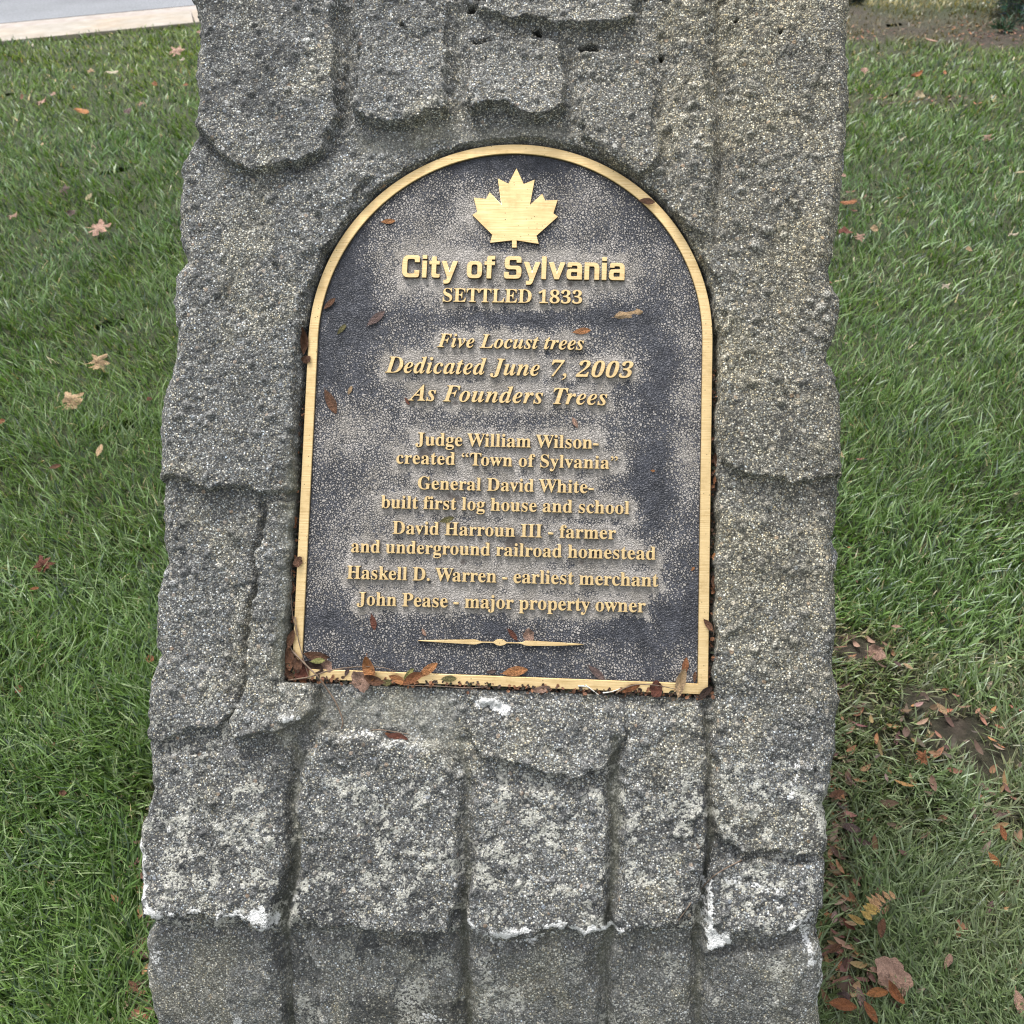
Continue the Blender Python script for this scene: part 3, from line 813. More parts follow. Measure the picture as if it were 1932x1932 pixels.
GLYPHS = """
b1|375|65,0 65,36 120,36 135,38 146,45 152,58 154,79 154,416 130,388 108,365 87,351 67,346 52,349 40,359 31,375 28,396 50,402 74,412 101,426 132,447 179,482 254,482 254,79 256,61 261,47 271,38 288,36 343,36 343,0
b3|375|163,-7 117,-4 81,5 53,18 34,35 23,54 19,74 23,96 36,113 54,123 76,126 82,89 99,62 125,46 158,40 180,42 199,49 216,61 230,79 238,105 241,139 234,174 214,202 181,221 137,227 95,227 95,269 140,269 178,275 204,296 220,327 225,367 221,400 211,424 193,440 169,445 148,441 133,430 122,413 116,391 113,367 111,341 75,345 47,356 30,374 24,401 34,434 62,461 91,475 128,483 173,486 217,483 255,474 286,458 309,436 323,409 328,377 320,335 298,301 265,275 225,256 252,249 279,238 305,222 326,201 340,174 345,138 341,101 329,70 312,44 288,25 261,10 230,1 197,-5
b8|375|183,-7 148,-5 118,1 91,11 60,31 38,57 25,88 20,122 27,162 47,193 79,219 119,242 83,267 57,296 41,327 36,364 39,395 50,423 70,449 99,469 125,478 156,484 191,486 235,483 271,471 299,453 318,429 330,401 334,369 328,333 310,305 281,282 244,260 280,240 309,220 330,199 349,166 355,127 350,88 335,55 310,29 276,9 234,-3;203,283 224,298 239,317 247,340 250,370 248,389 243,407 234,423 222,436 206,444 187,447 163,442 145,426 134,402 130,372 135,341 149,318 172,300;187,32 218,37 241,55 257,82 262,116 256,146 239,170 208,192 164,216 143,199 126,178 115,152 111,120 116,84 132,56 156,38
bD|496|20,0 20,17 47,21 63,30 71,46 74,75 74,374 71,407 61,426 43,435 15,439 15,455 222,455 278,452 328,441 370,422 405,396 440,351 461,295 468,228 453,128 408,57 333,14 228,0;222,24 262,30 295,47 319,75 337,115 347,166 351,229 343,318 319,382 279,420 223,433 202,431 190,423 184,409 182,385 182,72 184,48 190,34 202,27
bE|442|14,0 14,17 44,20 62,30 72,48 75,78 75,369 72,405 62,425 44,435 16,439 16,455 399,455 399,320 383,320 375,357 361,386 340,406 312,420 276,428 232,430 213,430 200,428 191,424 186,417 184,405 183,388 183,246 193,246 232,252 259,269 277,300 288,345 304,345 304,118 287,118 282,154 273,181 259,201 241,213 216,220 185,222 183,222 183,67 185,47 192,35 206,29 230,28 276,30 313,39 345,53 371,75 393,105 411,143 430,143 402,0
bG|508|268,-10 222,-7 179,3 141,19 108,42 80,70 57,103 41,141 31,183 28,229 31,274 41,315 57,352 80,385 107,413 139,435 176,452 215,462 257,465 293,463 330,454 369,441 379,437 388,436 398,438 406,443 412,452 419,465 437,465 437,308 420,308 403,346 382,379 357,406 329,426 299,439 267,443 214,430 176,389 153,322 146,228 150,163 161,110 180,67 206,37 238,19 275,13 308,16 328,27 339,45 343,71 343,128 339,154 329,170 309,179 275,182 275,198 500,198 500,182 473,179 457,171 449,155 446,128 446,29 402,12 357,0 313,-8
bH|523|15,0 15,17 45,22 62,32 72,50 75,81 75,379 71,406 62,424 44,434 16,439 16,455 242,455 242,439 220,436 204,432 193,425 187,415 183,400 182,379 182,251 342,251 342,379 341,400 337,415 331,425 320,432 304,436 282,439 282,455 507,455 507,439 478,434 461,424 452,407 449,379 449,81 452,52 461,33 478,22 507,17 507,0 282,0 282,17 311,21 329,31 339,49 342,81 342,221 182,221 182,81 185,50 194,32 212,22 242,17 242,0
bI|261|13,0 13,17 42,23 61,32 72,49 75,75 75,387 72,412 63,427 45,435 13,439 13,455 244,455 244,439 214,435 196,427 186,412 183,387 183,77 184,59 187,44 194,34 206,26 223,21 246,17 246,0
bJ|330|109,-65 78,-62 51,-54 29,-40 11,-22 0,-1 -3,23 0,44 11,61 26,71 44,75 64,71 79,62 89,47 93,28 91,13 85,-1 79,-13 77,-19 84,-35 105,-40 126,-36 139,-25 145,-6 148,21 148,367 146,391 142,409 135,422 122,430 104,435 79,439 79,455 314,455 314,439 292,436 277,431 266,423 260,411 256,392 255,367 255,89 246,21 219,-27 173,-56
bL|426|15,0 15,17 45,22 62,32 72,50 75,81 75,379 71,407 62,425 44,434 16,439 16,455 250,455 250,439 226,437 208,434 196,427 188,416 183,401 182,379 182,83 183,62 185,47 191,37 200,31 214,28 234,28 278,31 315,40 345,56 370,80 391,112 409,154 427,154 402,0
bP|418|15,0 15,17 45,22 62,32 72,50 75,81 75,379 71,406 62,424 44,434 16,439 16,455 214,455 265,454 306,449 336,440 366,422 390,398 404,367 409,332 404,296 390,266 367,240 334,221 292,209 242,206 182,206 182,81 185,50 194,32 212,22 242,17 242,0;182,230 201,230 244,235 272,253 287,283 292,329 288,375 275,406 252,425 216,431 199,429 189,424 184,414 182,398
bS|390|43,-11 43,158 62,158 75,113 91,77 111,50 136,30 164,19 197,15 231,20 257,36 273,60 279,89 265,129 225,160 163,191 127,210 99,231 77,253 56,289 50,332 54,370 67,403 88,429 115,449 148,462 185,466 206,465 229,461 255,456 282,448 291,446 300,445 313,450 320,466 339,466 339,319 322,319 310,354 293,385 272,410 248,429 222,441 194,445 163,440 140,426 125,406 120,380 124,356 137,336 159,319 189,303 253,273 290,253 317,233 337,211 350,188 357,162 359,133 354,93 339,58 314,29 281,8 254,-2 225,-8 192,-10 175,-9 158,-8 142,-4 126,1 110,6 98,9 90,11 85,12 75,11 69,7 65,0 61,-11
bT|423|92,0 92,17 123,21 142,31 152,50 156,81 156,433 149,433 102,426 65,403 47,380 35,352 29,318 11,318 11,455 410,455 410,317 394,317 375,382 333,420 269,433 263,433 263,81 267,49 276,30 296,21 328,17 328,0
bW|611|171,-11 32,393 24,413 15,427 3,435 -15,439 -15,455 181,455 181,439 162,437 150,432 143,423 140,410 142,394 148,373 223,153 301,353 286,399 278,418 267,429 252,435 229,439 229,455 439,455 439,439 404,432 393,412 394,401 399,386 474,166 541,369 547,391 549,406 546,421 538,430 524,436 503,439 503,455 624,455 624,439 607,433 594,421 584,404 575,379 446,-11 428,-11 316,309 190,-11
ba|344|255,-10 216,1 200,35 168,11 133,-4 95,-9 64,-4 40,11 25,34 20,63 31,104 63,136 98,155 143,173 199,190 199,241 196,266 187,282 171,292 148,296 115,290 104,274 106,268 113,257 121,243 123,231 120,215 110,202 95,194 77,191 59,194 45,203 36,218 33,236 37,259 49,278 69,295 95,308 126,316 162,318 205,315 239,307 263,292 285,259 293,210 293,62 293,48 295,40 298,36 304,34 312,36 320,42 329,28 294,-1;151,34 162,35 174,41 187,50 199,63 199,169 154,151 127,123 118,84 126,46
bb|361|43,-11 43,388 41,414 37,428 26,436 8,439 8,455 138,455 138,279 162,301 190,314 221,318 254,313 284,299 308,276 326,245 338,208 342,166 340,133 333,103 323,75 300,40 270,13 233,-4 192,-10 162,-6 133,7 105,28 53,-11;183,14 213,23 232,49 239,77 244,114 245,160 244,197 239,228 231,251 212,273 184,280 169,277 155,270 144,257 138,242 138,69 149,28
bc|293|156,-10 119,-5 87,11 59,35 38,68 24,106 19,150 25,196 40,237 64,271 96,297 133,313 175,319 218,314 250,298 271,275 277,245 275,228 266,215 253,207 236,204 206,216 196,251 197,261 197,271 190,290 169,297 138,285 118,248 112,187 115,142 123,105 137,76 166,48 204,38 239,47 271,72 285,60 248,21 205,-2
bd|370|140,-10 107,-5 78,10 53,35 35,66 23,104 19,147 21,180 27,210 36,237 55,272 81,297 112,313 146,318 189,309 223,280 223,401 220,419 212,430 198,437 176,439 176,455 319,455 319,75 320,54 325,41 335,32 353,28 353,11 315,8 271,1 223,-10 223,39 201,12 173,-5;171,28 187,31 202,41 215,56 223,76 223,242 217,257 206,270 191,278 174,281 147,273 130,250 123,225 119,193 118,153 119,115 123,83 130,58 146,36
be|301|154,-10 117,-5 85,10 58,35 37,69 27,95 21,125 19,157 24,201 38,240 59,273 87,298 120,313 157,318 193,314 224,301 249,280 268,251 279,216 283,173 283,166 117,166 127,97 154,56 199,42 237,53 270,86 285,73 248,27 205,-1;116,192 201,192 201,215 199,252 193,277 181,292 161,297 136,286 121,255 116,203
bf|214|15,0 15,16 30,18 40,22 46,27 50,35 52,48 52,73 52,277 16,277 16,310 52,310 52,353 60,400 85,436 109,452 139,461 174,465 212,460 240,446 257,425 263,400 260,381 252,367 239,358 224,355 208,358 195,365 187,376 185,391 187,405 193,420 196,426 197,433 193,441 180,443 163,440 153,430 149,413 148,390 148,310 203,310 203,277 148,277 148,65 150,40 158,26 173,18 199,16 199,0
bg|327|146,-140 106,-138 73,-132 48,-122 22,-100 14,-75 28,-46 69,-26 35,-1 24,30 28,54 42,74 67,92 102,110 58,135 31,169 22,212 27,242 40,268 60,289 88,305 120,315 157,318 196,315 233,304 317,304 317,268 268,268 286,237 291,203 288,176 276,151 258,131 234,116 205,106 172,103 157,103 142,104 126,102 112,94 104,84 101,71 111,55 141,49 175,49 223,47 259,40 285,29 303,13 312,-9 316,-37 305,-80 272,-113 239,-128 197,-137;157,124 178,130 190,146 197,173 199,211 197,249 190,276 178,292 157,297 137,292 124,276 117,249 114,211 117,173 124,146 137,130;161,-116 218,-111 252,-94 263,-66 260,-51 249,-41 231,-36 205,-34 97,-34 79,-52 73,-73 79,-89 95,-103 122,-113
bh|381|18,0 18,16 35,19 45,26 51,37 52,56 52,399 51,417 46,429 36,437 19,440 19,455 148,455 148,267 175,295 207,313 243,318 292,306 321,271 330,212 330,56 332,38 337,26 347,19 363,16 363,0 202,0 202,16 207,16 228,26 235,56 235,217 234,241 229,258 219,268 203,271 173,262 148,235 148,56 149,38 154,26 164,19 180,16 180,0
bi|198|101,362 81,366 65,376 54,393 50,412 54,432 65,449 81,460 101,463 120,460 137,449 147,432 151,412 147,393 136,376 120,366;18,0 18,16 35,19 45,26 51,37 52,56 52,252 51,272 47,285 37,291 20,293 21,310 148,310 148,56 150,38 154,26 164,19 180,16 180,0
bj|210|106,363 86,367 70,378 59,394 56,414 59,434 71,450 87,461 106,465 126,461 142,450 153,434 157,414 153,394 142,378 126,367;36,-140 11,-138 -11,-131 -29,-120 -44,-105 -53,-88 -56,-70 -53,-53 -45,-40 -32,-32 -15,-29 2,-31 15,-39 23,-51 26,-66 24,-76 19,-87 13,-97 11,-103 16,-113 31,-117 49,-113 58,-100 62,-80 64,-54 64,250 62,271 56,284 43,291 22,294 22,310 159,310 159,-21 156,-58 145,-87 127,-110 102,-127 72,-137
bk|359|17,0 17,16 35,19 45,26 51,38 52,56 52,398 51,417 47,429 38,436 20,439 21,455 148,455 148,169 227,248 240,264 244,278 235,290 209,293 206,293 206,310 345,310 345,293 308,284 275,260 222,209 346,34 360,21 376,16 376,0 211,0 211,16 217,16 234,20 239,32 237,40 232,49 163,147 148,134 148,56 149,38 154,26 164,19 180,16 180,0
bl|199|18,0 18,16 35,19 45,26 51,37 52,56 52,398 51,417 47,429 38,436 20,439 20,455 148,455 148,56 150,38 154,26 164,19 180,16 180,0
bm|554|18,0 18,16 35,19 45,26 51,37 52,56 52,253 51,271 46,284 36,291 19,294 19,310 146,310 146,265 173,294 204,312 237,318 277,312 305,293 320,261 348,293 381,312 418,318 465,306 494,271 504,212 504,56 505,38 510,26 520,19 536,16 536,0 377,0 377,16 393,19 403,26 408,38 410,56 410,217 408,241 404,258 394,268 377,271 349,263 324,237 324,56 326,38 331,26 340,19 356,16 356,0 199,0 199,16 215,19 225,26 230,38 232,56 232,217 230,241 226,258 216,268 199,271 170,262 146,235 146,56 148,38 152,27 162,19 177,16 177,0
bn|381|18,0 18,16 35,19 45,26 51,37 52,56 52,253 51,271 46,284 36,291 19,294 19,310 148,310 148,267 175,296 207,313 243,318 292,306 321,271 330,212 330,56 332,38 337,26 347,19 363,16 363,0 202,0 202,16 207,16 228,26 235,56 235,217 234,241 229,258 219,268 203,271 173,262 148,235 148,56 149,38 154,26 164,19 180,16 180,0
bo|336|169,-10 127,-5 90,11 60,37 38,70 24,110 19,154 24,199 38,239 60,272 90,297 127,313 168,318 209,313 245,298 275,273 298,240 312,200 317,154 312,108 298,69 275,36 245,11 210,-5;169,11 193,18 209,39 214,56 217,81 219,114 220,154 218,206 214,245 208,271 192,292 169,299 144,292 128,271 122,245 118,206 117,154 118,114 120,82 123,56 128,39 144,18
bp|371|17,-139 17,-124 31,-122 40,-117 47,-110 50,-101 52,-86 52,-64 52,243 51,269 46,283 37,291 19,295 19,310 143,310 143,263 166,294 195,313 230,319 264,314 293,298 317,274 335,241 346,203 350,160 346,113 334,72 316,38 291,12 261,-5 227,-10 183,1 148,32 148,-58 149,-81 152,-99 158,-110 167,-118 180,-121 197,-123 197,-139;195,28 222,36 239,59 247,84 251,116 253,154 251,192 247,223 241,248 225,270 199,278 171,267 148,235 148,69 167,38
br|287|18,0 18,16 35,19 45,26 51,37 52,56 52,252 51,273 46,285 37,291 20,293 21,310 146,310 146,252 165,280 187,301 210,314 233,318 258,315 275,304 286,287 289,266 287,248 278,234 265,225 248,222 233,224 222,231 214,240 207,250 199,257 189,260 175,255 162,241 152,220 149,192 149,56 152,37 159,25 173,19 197,16 197,0
bs|288|151,-10 122,-6 87,6 80,8 73,9 60,4 51,-9 36,-9 36,105 53,105 66,68 87,39 112,21 140,15 162,18 179,27 189,40 192,58 183,84 156,105 107,130 76,148 54,169 41,193 37,220 44,259 65,291 98,312 141,319 153,318 166,316 181,312 199,308 206,306 213,305 223,308 230,319 244,319 244,222 228,222 215,254 196,277 174,291 149,296 130,294 116,286 108,274 105,259 107,244 115,232 128,222 146,212 191,189 221,172 241,151 253,127 257,95 250,51 228,18 194,-3
bt|228|124,-9 89,-4 66,10 53,36 48,71 48,279 20,279 20,300 46,324 68,347 88,369 112,398 129,424 144,424 144,310 208,310 208,279 144,279 144,82 146,64 149,51 157,43 168,40 189,49 206,75 222,66 198,24 165,-1
bu|375|131,-10 91,-3 65,17 51,51 46,97 46,248 44,268 39,282 29,291 11,294 11,310 142,310 142,74 144,58 151,46 162,38 177,36 205,43 228,66 228,248 226,269 221,283 209,291 189,294 189,310 324,310 324,70 326,51 331,39 342,33 360,30 360,13 321,10 277,3 228,-10 228,40 209,19 186,3 160,-7
bv|306|142,-10 38,248 30,267 22,281 12,290 -3,293 -3,310 164,310 164,294 156,294 136,290 129,276 130,268 185,122 236,253 240,264 241,272 232,289 203,294 203,310 305,310 305,295 289,289 278,279 269,264 260,243 160,-10
bw|435|122,-10 17,265 12,276 6,284 -1,290 -11,293 -11,310 138,310 138,293 127,292 120,289 116,284 114,276 116,266 120,253 167,127 211,235 201,266 195,280 190,288 181,293 168,295 168,310 323,310 323,293 302,288 296,276 296,269 298,262 336,141 382,256 386,266 387,275 385,283 380,289 370,292 356,295 356,310 445,310 445,295 433,292 425,284 418,273 412,258 304,-10 289,-10 223,197 140,-10
by|300|52,-140 29,-137 10,-125 -3,-107 -7,-84 -4,-67 5,-53 18,-43 36,-40 51,-42 64,-49 72,-61 75,-76 74,-81 74,-87 77,-96 86,-99 99,-92 114,-74 122,-60 129,-44 135,-26 140,-5 36,251 30,264 25,275 19,283 15,287 8,292 -3,293 -5,293 -5,310 162,310 162,293 146,292 136,289 130,284 128,275 130,267 133,257 185,119 230,241 234,251 236,260 237,267 238,274 236,284 229,289 219,292 203,293 203,310 300,310 300,293 287,290 277,281 268,265 259,242 162,-24 145,-65 129,-96 113,-117 95,-131 76,-138
i0|375|186,-7 149,-3 120,7 97,24 81,48 69,76 66,111 66,150 71,193 81,241 94,289 110,332 128,371 148,405 173,433 200,456 232,473 266,483 306,486 341,483 371,473 392,456 409,433 419,405 425,370 424,331 420,288 411,240 397,193 381,150 362,110 340,76 316,47 289,24 258,7 224,-3;197,37 231,50 259,91 274,131 290,181 306,240 319,300 327,349 331,390 322,429 295,443 260,429 233,390 216,349 200,300 185,240 171,181 163,131 161,91 169,50
i2|375|24,0 41,69 164,171 196,198 224,223 246,245 272,277 292,307 305,338 315,371 320,405 314,427 302,441 281,445 250,438 226,416 207,380 191,329 157,333 133,344 120,365 121,396 131,419 149,441 173,459 206,474 245,483 291,486 336,483 372,473 397,456 414,434 421,407 418,375 410,352 398,329 381,306 358,281 328,252 291,220 261,195 226,168 187,138 105,74 262,74 281,77 300,86 316,101 329,120 339,141 379,141 341,0
i3|375|161,-7 116,-4 82,5 57,18 42,35 36,54 37,74 46,96 63,113 84,123 106,126 103,89 114,62 136,46 168,40 190,42 211,49 231,61 249,79 263,105 274,139 276,174 262,202 234,221 191,227 149,227 160,269 205,269 244,275 275,296 298,327 313,367 317,400 313,424 299,440 276,445 254,441 236,430 221,413 210,391 201,367 193,341 158,345 132,356 120,374 120,401 138,434 173,461 205,475 244,483 290,486 333,483 369,474 396,458 414,436 421,409 418,377 400,335 370,301 331,275 286,256 312,249 336,238 358,222 374,201 382,174 378,138 365,101 346,70 323,44 294,25 263,10 230,1 196,-5
i7|375|111,0 386,406 210,406 182,398 163,372 151,338 111,338 148,480 468,480 460,447 168,0
iA|420|-68,0 -68,17 -39,25 -13,48 323,461 342,461 326,89 326,79 342,33 388,17 388,0 178,0 178,17 208,24 225,39 234,60 237,87 238,140 97,140 49,81 40,67 33,56 29,47 28,40 38,25 71,17 71,0;119,168 240,168 247,328
iD|484|-34,0 -34,15 -15,17 0,20 12,28 22,41 31,59 39,85 115,369 119,387 120,401 118,416 109,426 95,431 73,435 73,451 253,451 345,439 411,404 451,345 464,263 462,228 454,193 442,159 425,127 404,98 378,71 349,48 320,30 287,16 250,7 222,3 190,1 155,0;169,21 212,26 250,43 283,70 312,105 328,132 341,162 352,194 360,228 364,262 366,298 354,372 320,416 262,430 243,428 231,422 223,410 217,394 133,78 130,62 128,49 131,36 137,27 150,22
iF|410|-34,0 -34,15 -15,17 0,20 12,28 22,41 31,59 39,85 115,369 117,378 119,387 120,395 120,404 117,417 109,426 94,432 73,435 73,451 426,451 400,323 381,323 381,332 374,376 353,406 331,418 300,426 262,428 244,427 234,422 227,412 221,396 181,248 191,247 201,247 241,252 272,265 296,287 313,320 330,320 283,135 269,135 269,147 269,158 267,183 261,201 249,214 231,221 207,225 175,226 136,82 131,62 130,47 132,34 140,24 155,18 177,15 177,0
iJ|298|32,-69 -23,-61 -55,-38 -66,0 -63,18 -53,33 -38,44 -19,47 -3,45 9,37 17,26 20,12 20,6 18,-1 16,-9 13,-15 7,-26 5,-32 9,-41 21,-44 38,-40 49,-29 59,-9 68,18 163,369 165,378 167,387 168,394 168,401 165,416 157,426 142,431 120,435 120,451 330,451 330,435 311,433 296,429 284,421 275,409 267,391 259,365 173,44 160,7 143,-21 123,-43 98,-57 67,-66
iL|425|-34,0 -34,15 -15,17 0,20 12,28 22,41 31,59 39,85 115,369 119,387 120,401 117,416 109,426 94,432 73,435 73,451 283,451 283,435 264,433 248,429 236,421 227,408 219,390 211,365 136,83 130,56 128,42 132,33 142,28 161,25 174,24 188,24 230,26 266,35 298,50 326,71 350,99 371,134 393,134 351,0
iT|403|44,0 44,17 68,20 86,27 98,40 107,60 205,427 194,427 156,421 120,402 98,383 79,359 64,330 47,330 72,451 437,451 418,322 399,322 386,380 357,415 311,426 306,426 208,63 205,54 205,46 208,33 216,25 230,20 253,17 253,0
ia|336|53,-9 24,-3 1,14 -14,40 -19,73 -15,109 -5,147 11,184 32,220 57,251 84,276 126,301 165,310 198,299 214,265 225,303 297,303 241,108 232,74 229,63 228,56 231,44 238,40 259,52 285,87 300,78 265,30 231,1 197,-9 166,2 155,34 156,42 157,52 159,63 162,75 137,38 111,12 84,-4;93,41 108,45 124,56 139,73 152,95 165,120 176,147 186,175 192,202 197,227 198,248 192,272 172,281 157,276 141,264 125,244 109,219 95,190 83,159 75,136 70,115 66,97 65,81 72,51
ic|277|93,-9 50,-2 17,19 -3,53 -9,97 -7,130 2,163 16,195 35,226 59,253 88,277 118,295 149,306 179,310 211,305 235,291 251,272 257,249 254,230 245,216 231,207 214,203 198,206 186,213 179,224 176,238 177,248 182,258 187,267 189,275 185,285 173,289 156,284 139,270 123,249 107,223 94,192 84,161 77,129 75,99 78,71 88,51 103,38 123,34 150,41 177,62 204,96 222,83 183,32 140,1
id|334|55,-9 26,-4 3,14 -11,43 -15,82 -13,114 -4,148 10,182 29,215 52,245 78,272 107,293 135,305 164,310 190,306 213,294 238,381 241,390 242,399 243,412 241,422 234,428 222,431 205,433 205,451 237,454 271,459 306,464 343,470 237,83 232,60 230,53 230,48 232,43 238,41 246,44 255,52 267,67 281,89 297,78 270,40 246,13 223,-4 198,-9 167,2 157,35 159,55 164,76 138,38 113,12 86,-4;96,42 111,46 127,58 142,76 156,99 168,126 180,153 189,181 196,208 200,231 201,249 195,275 177,283 164,280 149,269 134,252 120,231 106,207 93,181 82,153 74,126 68,101 66,79 69,63 75,51 84,44
ie|269|87,-9 47,-2 16,19 -4,53 -11,98 -7,135 6,172 25,207 49,240 78,268 109,290 143,305 176,310 207,305 230,293 244,273 249,248 238,209 207,174 173,153 131,136 79,124 76,106 75,88 78,66 87,50 102,39 122,36 147,42 171,62 195,95 214,83 179,32 136,1;84,146 114,156 140,171 163,190 179,212 190,236 193,260 192,272 187,280 180,286 171,287 149,278 126,252 110,224 96,189
ii|194|132,371 114,375 100,384 90,398 87,416 90,433 100,447 114,457 132,460 149,457 163,447 173,433 176,416 173,398 163,384 149,375;49,-8 29,-5 13,5 4,21 1,41 2,51 4,64 7,77 10,87 44,211 51,237 52,246 53,254 46,268 26,273 19,273 19,289 55,294 89,299 120,304 150,310 89,85 85,68 84,55 87,46 95,42 115,54 142,90 155,81 121,31 85,2
in|357|213,-9 179,3 168,41 170,59 175,84 184,115 197,153 220,222 224,237 226,246 222,257 213,261 189,253 163,229 136,190 123,165 110,137 97,107 86,74 75,38 66,0 -14,0 42,211 47,227 50,240 52,254 45,268 24,273 18,273 17,289 58,295 102,302 151,310 116,193 141,230 164,259 187,281 220,303 256,310 294,297 306,259 305,246 301,226 295,201 285,170 265,109 253,71 248,57 251,47 260,43 269,46 279,55 290,70 304,90 319,80 291,41 266,13 240,-4
io|316|96,-9 54,-2 20,20 -3,54 -10,98 -6,135 6,172 24,208 48,241 76,269 107,291 141,305 175,310 221,302 256,281 278,247 285,203 281,167 270,130 252,94 228,61 200,33 168,10 133,-5;103,13 119,18 134,30 148,50 162,74 174,102 184,132 193,162 200,191 204,218 206,240 197,276 172,288 157,284 141,272 127,253 113,229 101,202 90,172 82,141 75,111 71,83 69,58 78,25
ir|261|-14,0 42,211 47,227 50,240 52,254 45,268 24,273 18,273 17,289 58,295 102,302 151,310 114,189 130,218 144,243 158,264 171,280 184,293 197,302 210,308 222,310 250,298 259,265 257,245 249,230 236,221 220,218 202,223 186,238 183,240 180,241 157,225 127,175 110,139 95,97 85,67 75,35 66,0
is|253|91,-9 63,-6 28,5 22,7 15,7 3,4 -7,-7 -24,-4 -7,109 13,105 23,55 46,24 81,14 110,24 120,52 118,64 114,77 106,91 95,106 69,138 51,163 39,185 31,207 28,228 35,260 53,286 82,303 116,309 145,306 179,298 186,296 192,295 204,298 212,307 230,307 215,205 197,207 184,252 163,279 134,288 119,286 107,278 99,268 97,255 104,231 124,202 146,176 156,162 165,149 175,132 183,116 188,99 190,82 187,58 177,36 162,17 142,3 118,-6
it|185|30,-9 -4,3 -15,39 -14,52 -13,61 -11,70 45,273 13,273 13,297 58,319 98,353 134,398 162,398 134,300 187,300 179,273 126,273 77,103 70,77 68,66 67,56 70,45 77,41 98,54 128,95 144,85 116,44 88,14 60,-3
iu|357|46,-9 8,3 -5,41 -3,55 0,75 6,100 15,130 38,211 44,237 46,254 39,268 19,273 13,273 12,289 41,293 73,298 108,303 146,310 81,79 77,65 76,53 79,43 89,40 113,48 138,72 167,113 187,153 206,197 222,247 236,301 316,301 287,196 267,121 255,74 251,57 251,52 254,48 257,45 261,44 270,47 280,56 286,62 292,70 306,91 321,81 293,42 268,13 242,-4 215,-9 196,-6 182,4 172,19 169,40 172,60 181,103 158,68 136,40 114,18 81,-3
iv|284|48,-9 48,26 47,75 47,118 45,155 42,199 38,229 25,264 5,274 -1,273 -2,291 97,310 106,295 115,251 119,210 122,166 123,118 123,89 143,111 160,132 174,151 185,169 199,196 204,213 200,226 189,240 178,256 175,271 177,286 186,299 198,307 214,310 230,307 243,298 251,283 254,265 250,237 237,205 215,167 193,136 166,102 134,66 97,27 62,-9"""


# ---------------------------------------------------------------- the bronze plaque
FM = Matrix.Identity(4)
for i in range(3):
    for j in range(3):
        FM[i][j] = L2W[i, j]
    FM[i][3] = ORG[i]
plaque = empty('bronze_plaque', FM)
tag(plaque, 'arched bronze plaque with gold border, maple leaf and raised dedication text set in the stone', 'plaque')
PZ = -0.0032                    # panel surface, below the rim top (z = 0)


def bronze(name, scratch=True):
    s = N(name)
    co = s.coord()
    mp = s.n('ShaderNodeMapping'); mp.inputs['Scale'].default_value = (22, 900, 22); s.l(co, mp.inputs[0])
    st = s.noise(mp.outputs[0], 1.0, 4, .7)
    base = s.ramp(st, [(.3, (.68, .47, .21)), (.5, (.86, .64, .33)), (.7, (.97, .78, .46))])
    blot = s.ramp(s.noise(co, 30, 6, .7), [(.28, (.70, .64, .55)), (.45, (.94, .92, .88)), (.65, (1.04, 1.03, 1.0))])
    base = s.mix(1.0, base, blot, 'MULTIPLY')
    sp = s.voro(co, 330)
    spx = s.n('ShaderNodeSeparateColor'); s.l(sp.outputs['Color'], spx.inputs[0])
    spot = s.math('MULTIPLY', s.math('GREATER_THAN', spx.outputs[0], 0.80), s.mapr(sp.outputs['Distance'], .12, .26, 1, 0))
    spot = s.math('MULTIPLY', spot, s.mapr(s.noise(co, 30, 3), .45, .62))
    base = s.mix(spot, base, (.05, .032, .016))
    h = s.math('ADD', s.math('MULTIPLY', st, .6), s.math('MULTIPLY', s.noise(co, 900, 2), .3))
    s.l(s.bump(h, .00012, .6), s.b.inputs['Normal'])
    s.b.inputs['Anisotropic'].default_value = 0.0
    return s.out(base, s.mapr(st, .3, .7, .36, .52), None, 0.72)


MBR = bronze('brushed_bronze')
s = N('dark_bronze_edge')
MDK = s.out(s.ramp(s.noise(s.coord(), 300, 3), [(.3, (.035, .027, .02)), (.7, (.13, .09, .05))]), .6, None, .3)

# backing plate: arched slab, its face on a fine grid so that the wear can be stored on it
LINES = [  # style, text, left u, v of baseline, right u, v, capital height px, letter spacing handled by fitting
    ('d', 'City of Sylvania', 758.3, 520.5, 1178, 528.0, 42.0),
    ('b', 'SETTLED 1833', 835.3, 566.8, 1098, 572.6, 25.2),
    ('i', 'Five Locust trees', 825, 652.8, 1101.3, 659.4, 25.6),
    ('i', 'Dedicated June 7, 2003', 726.7, 700.2, 1194.4, 711.2, 30.8),
    ('i', 'As Founders Trees', 770.5, 753.6, 1145.3, 762.8, 30.2),
    ('b', 'Judge William Wilson-', 783.8, 840.0, 1129, 846.6, 24.0),
    ('b', 'created \u201cTown of Sylvania\u201d', 747.5, 873.4, 1165, 884.0, 23.6),
    ('b', 'General David White-', 788, 922.4, 1119.9, 930.4, 23.8),
    ('b', 'built first log house and school', 718.5, 958.0, 1187, 969.8, 23.8),
    ('b', 'David Harroun III - farmer', 740.2, 1007.3, 1162, 1017.8, 24.0),
    ('b', 'and underground railroad homestead', 662, 1042.4, 1236.8, 1057.0, 24.0),
    ('b', 'Haskell D. Warren - earliest merchant', 654.0, 1093.0, 1242, 1108.2, 24.6),
    ('b', 'John Pease - major property owner', 673, 1143.6, 1218, 1157.4, 24.8),
]
LL = []
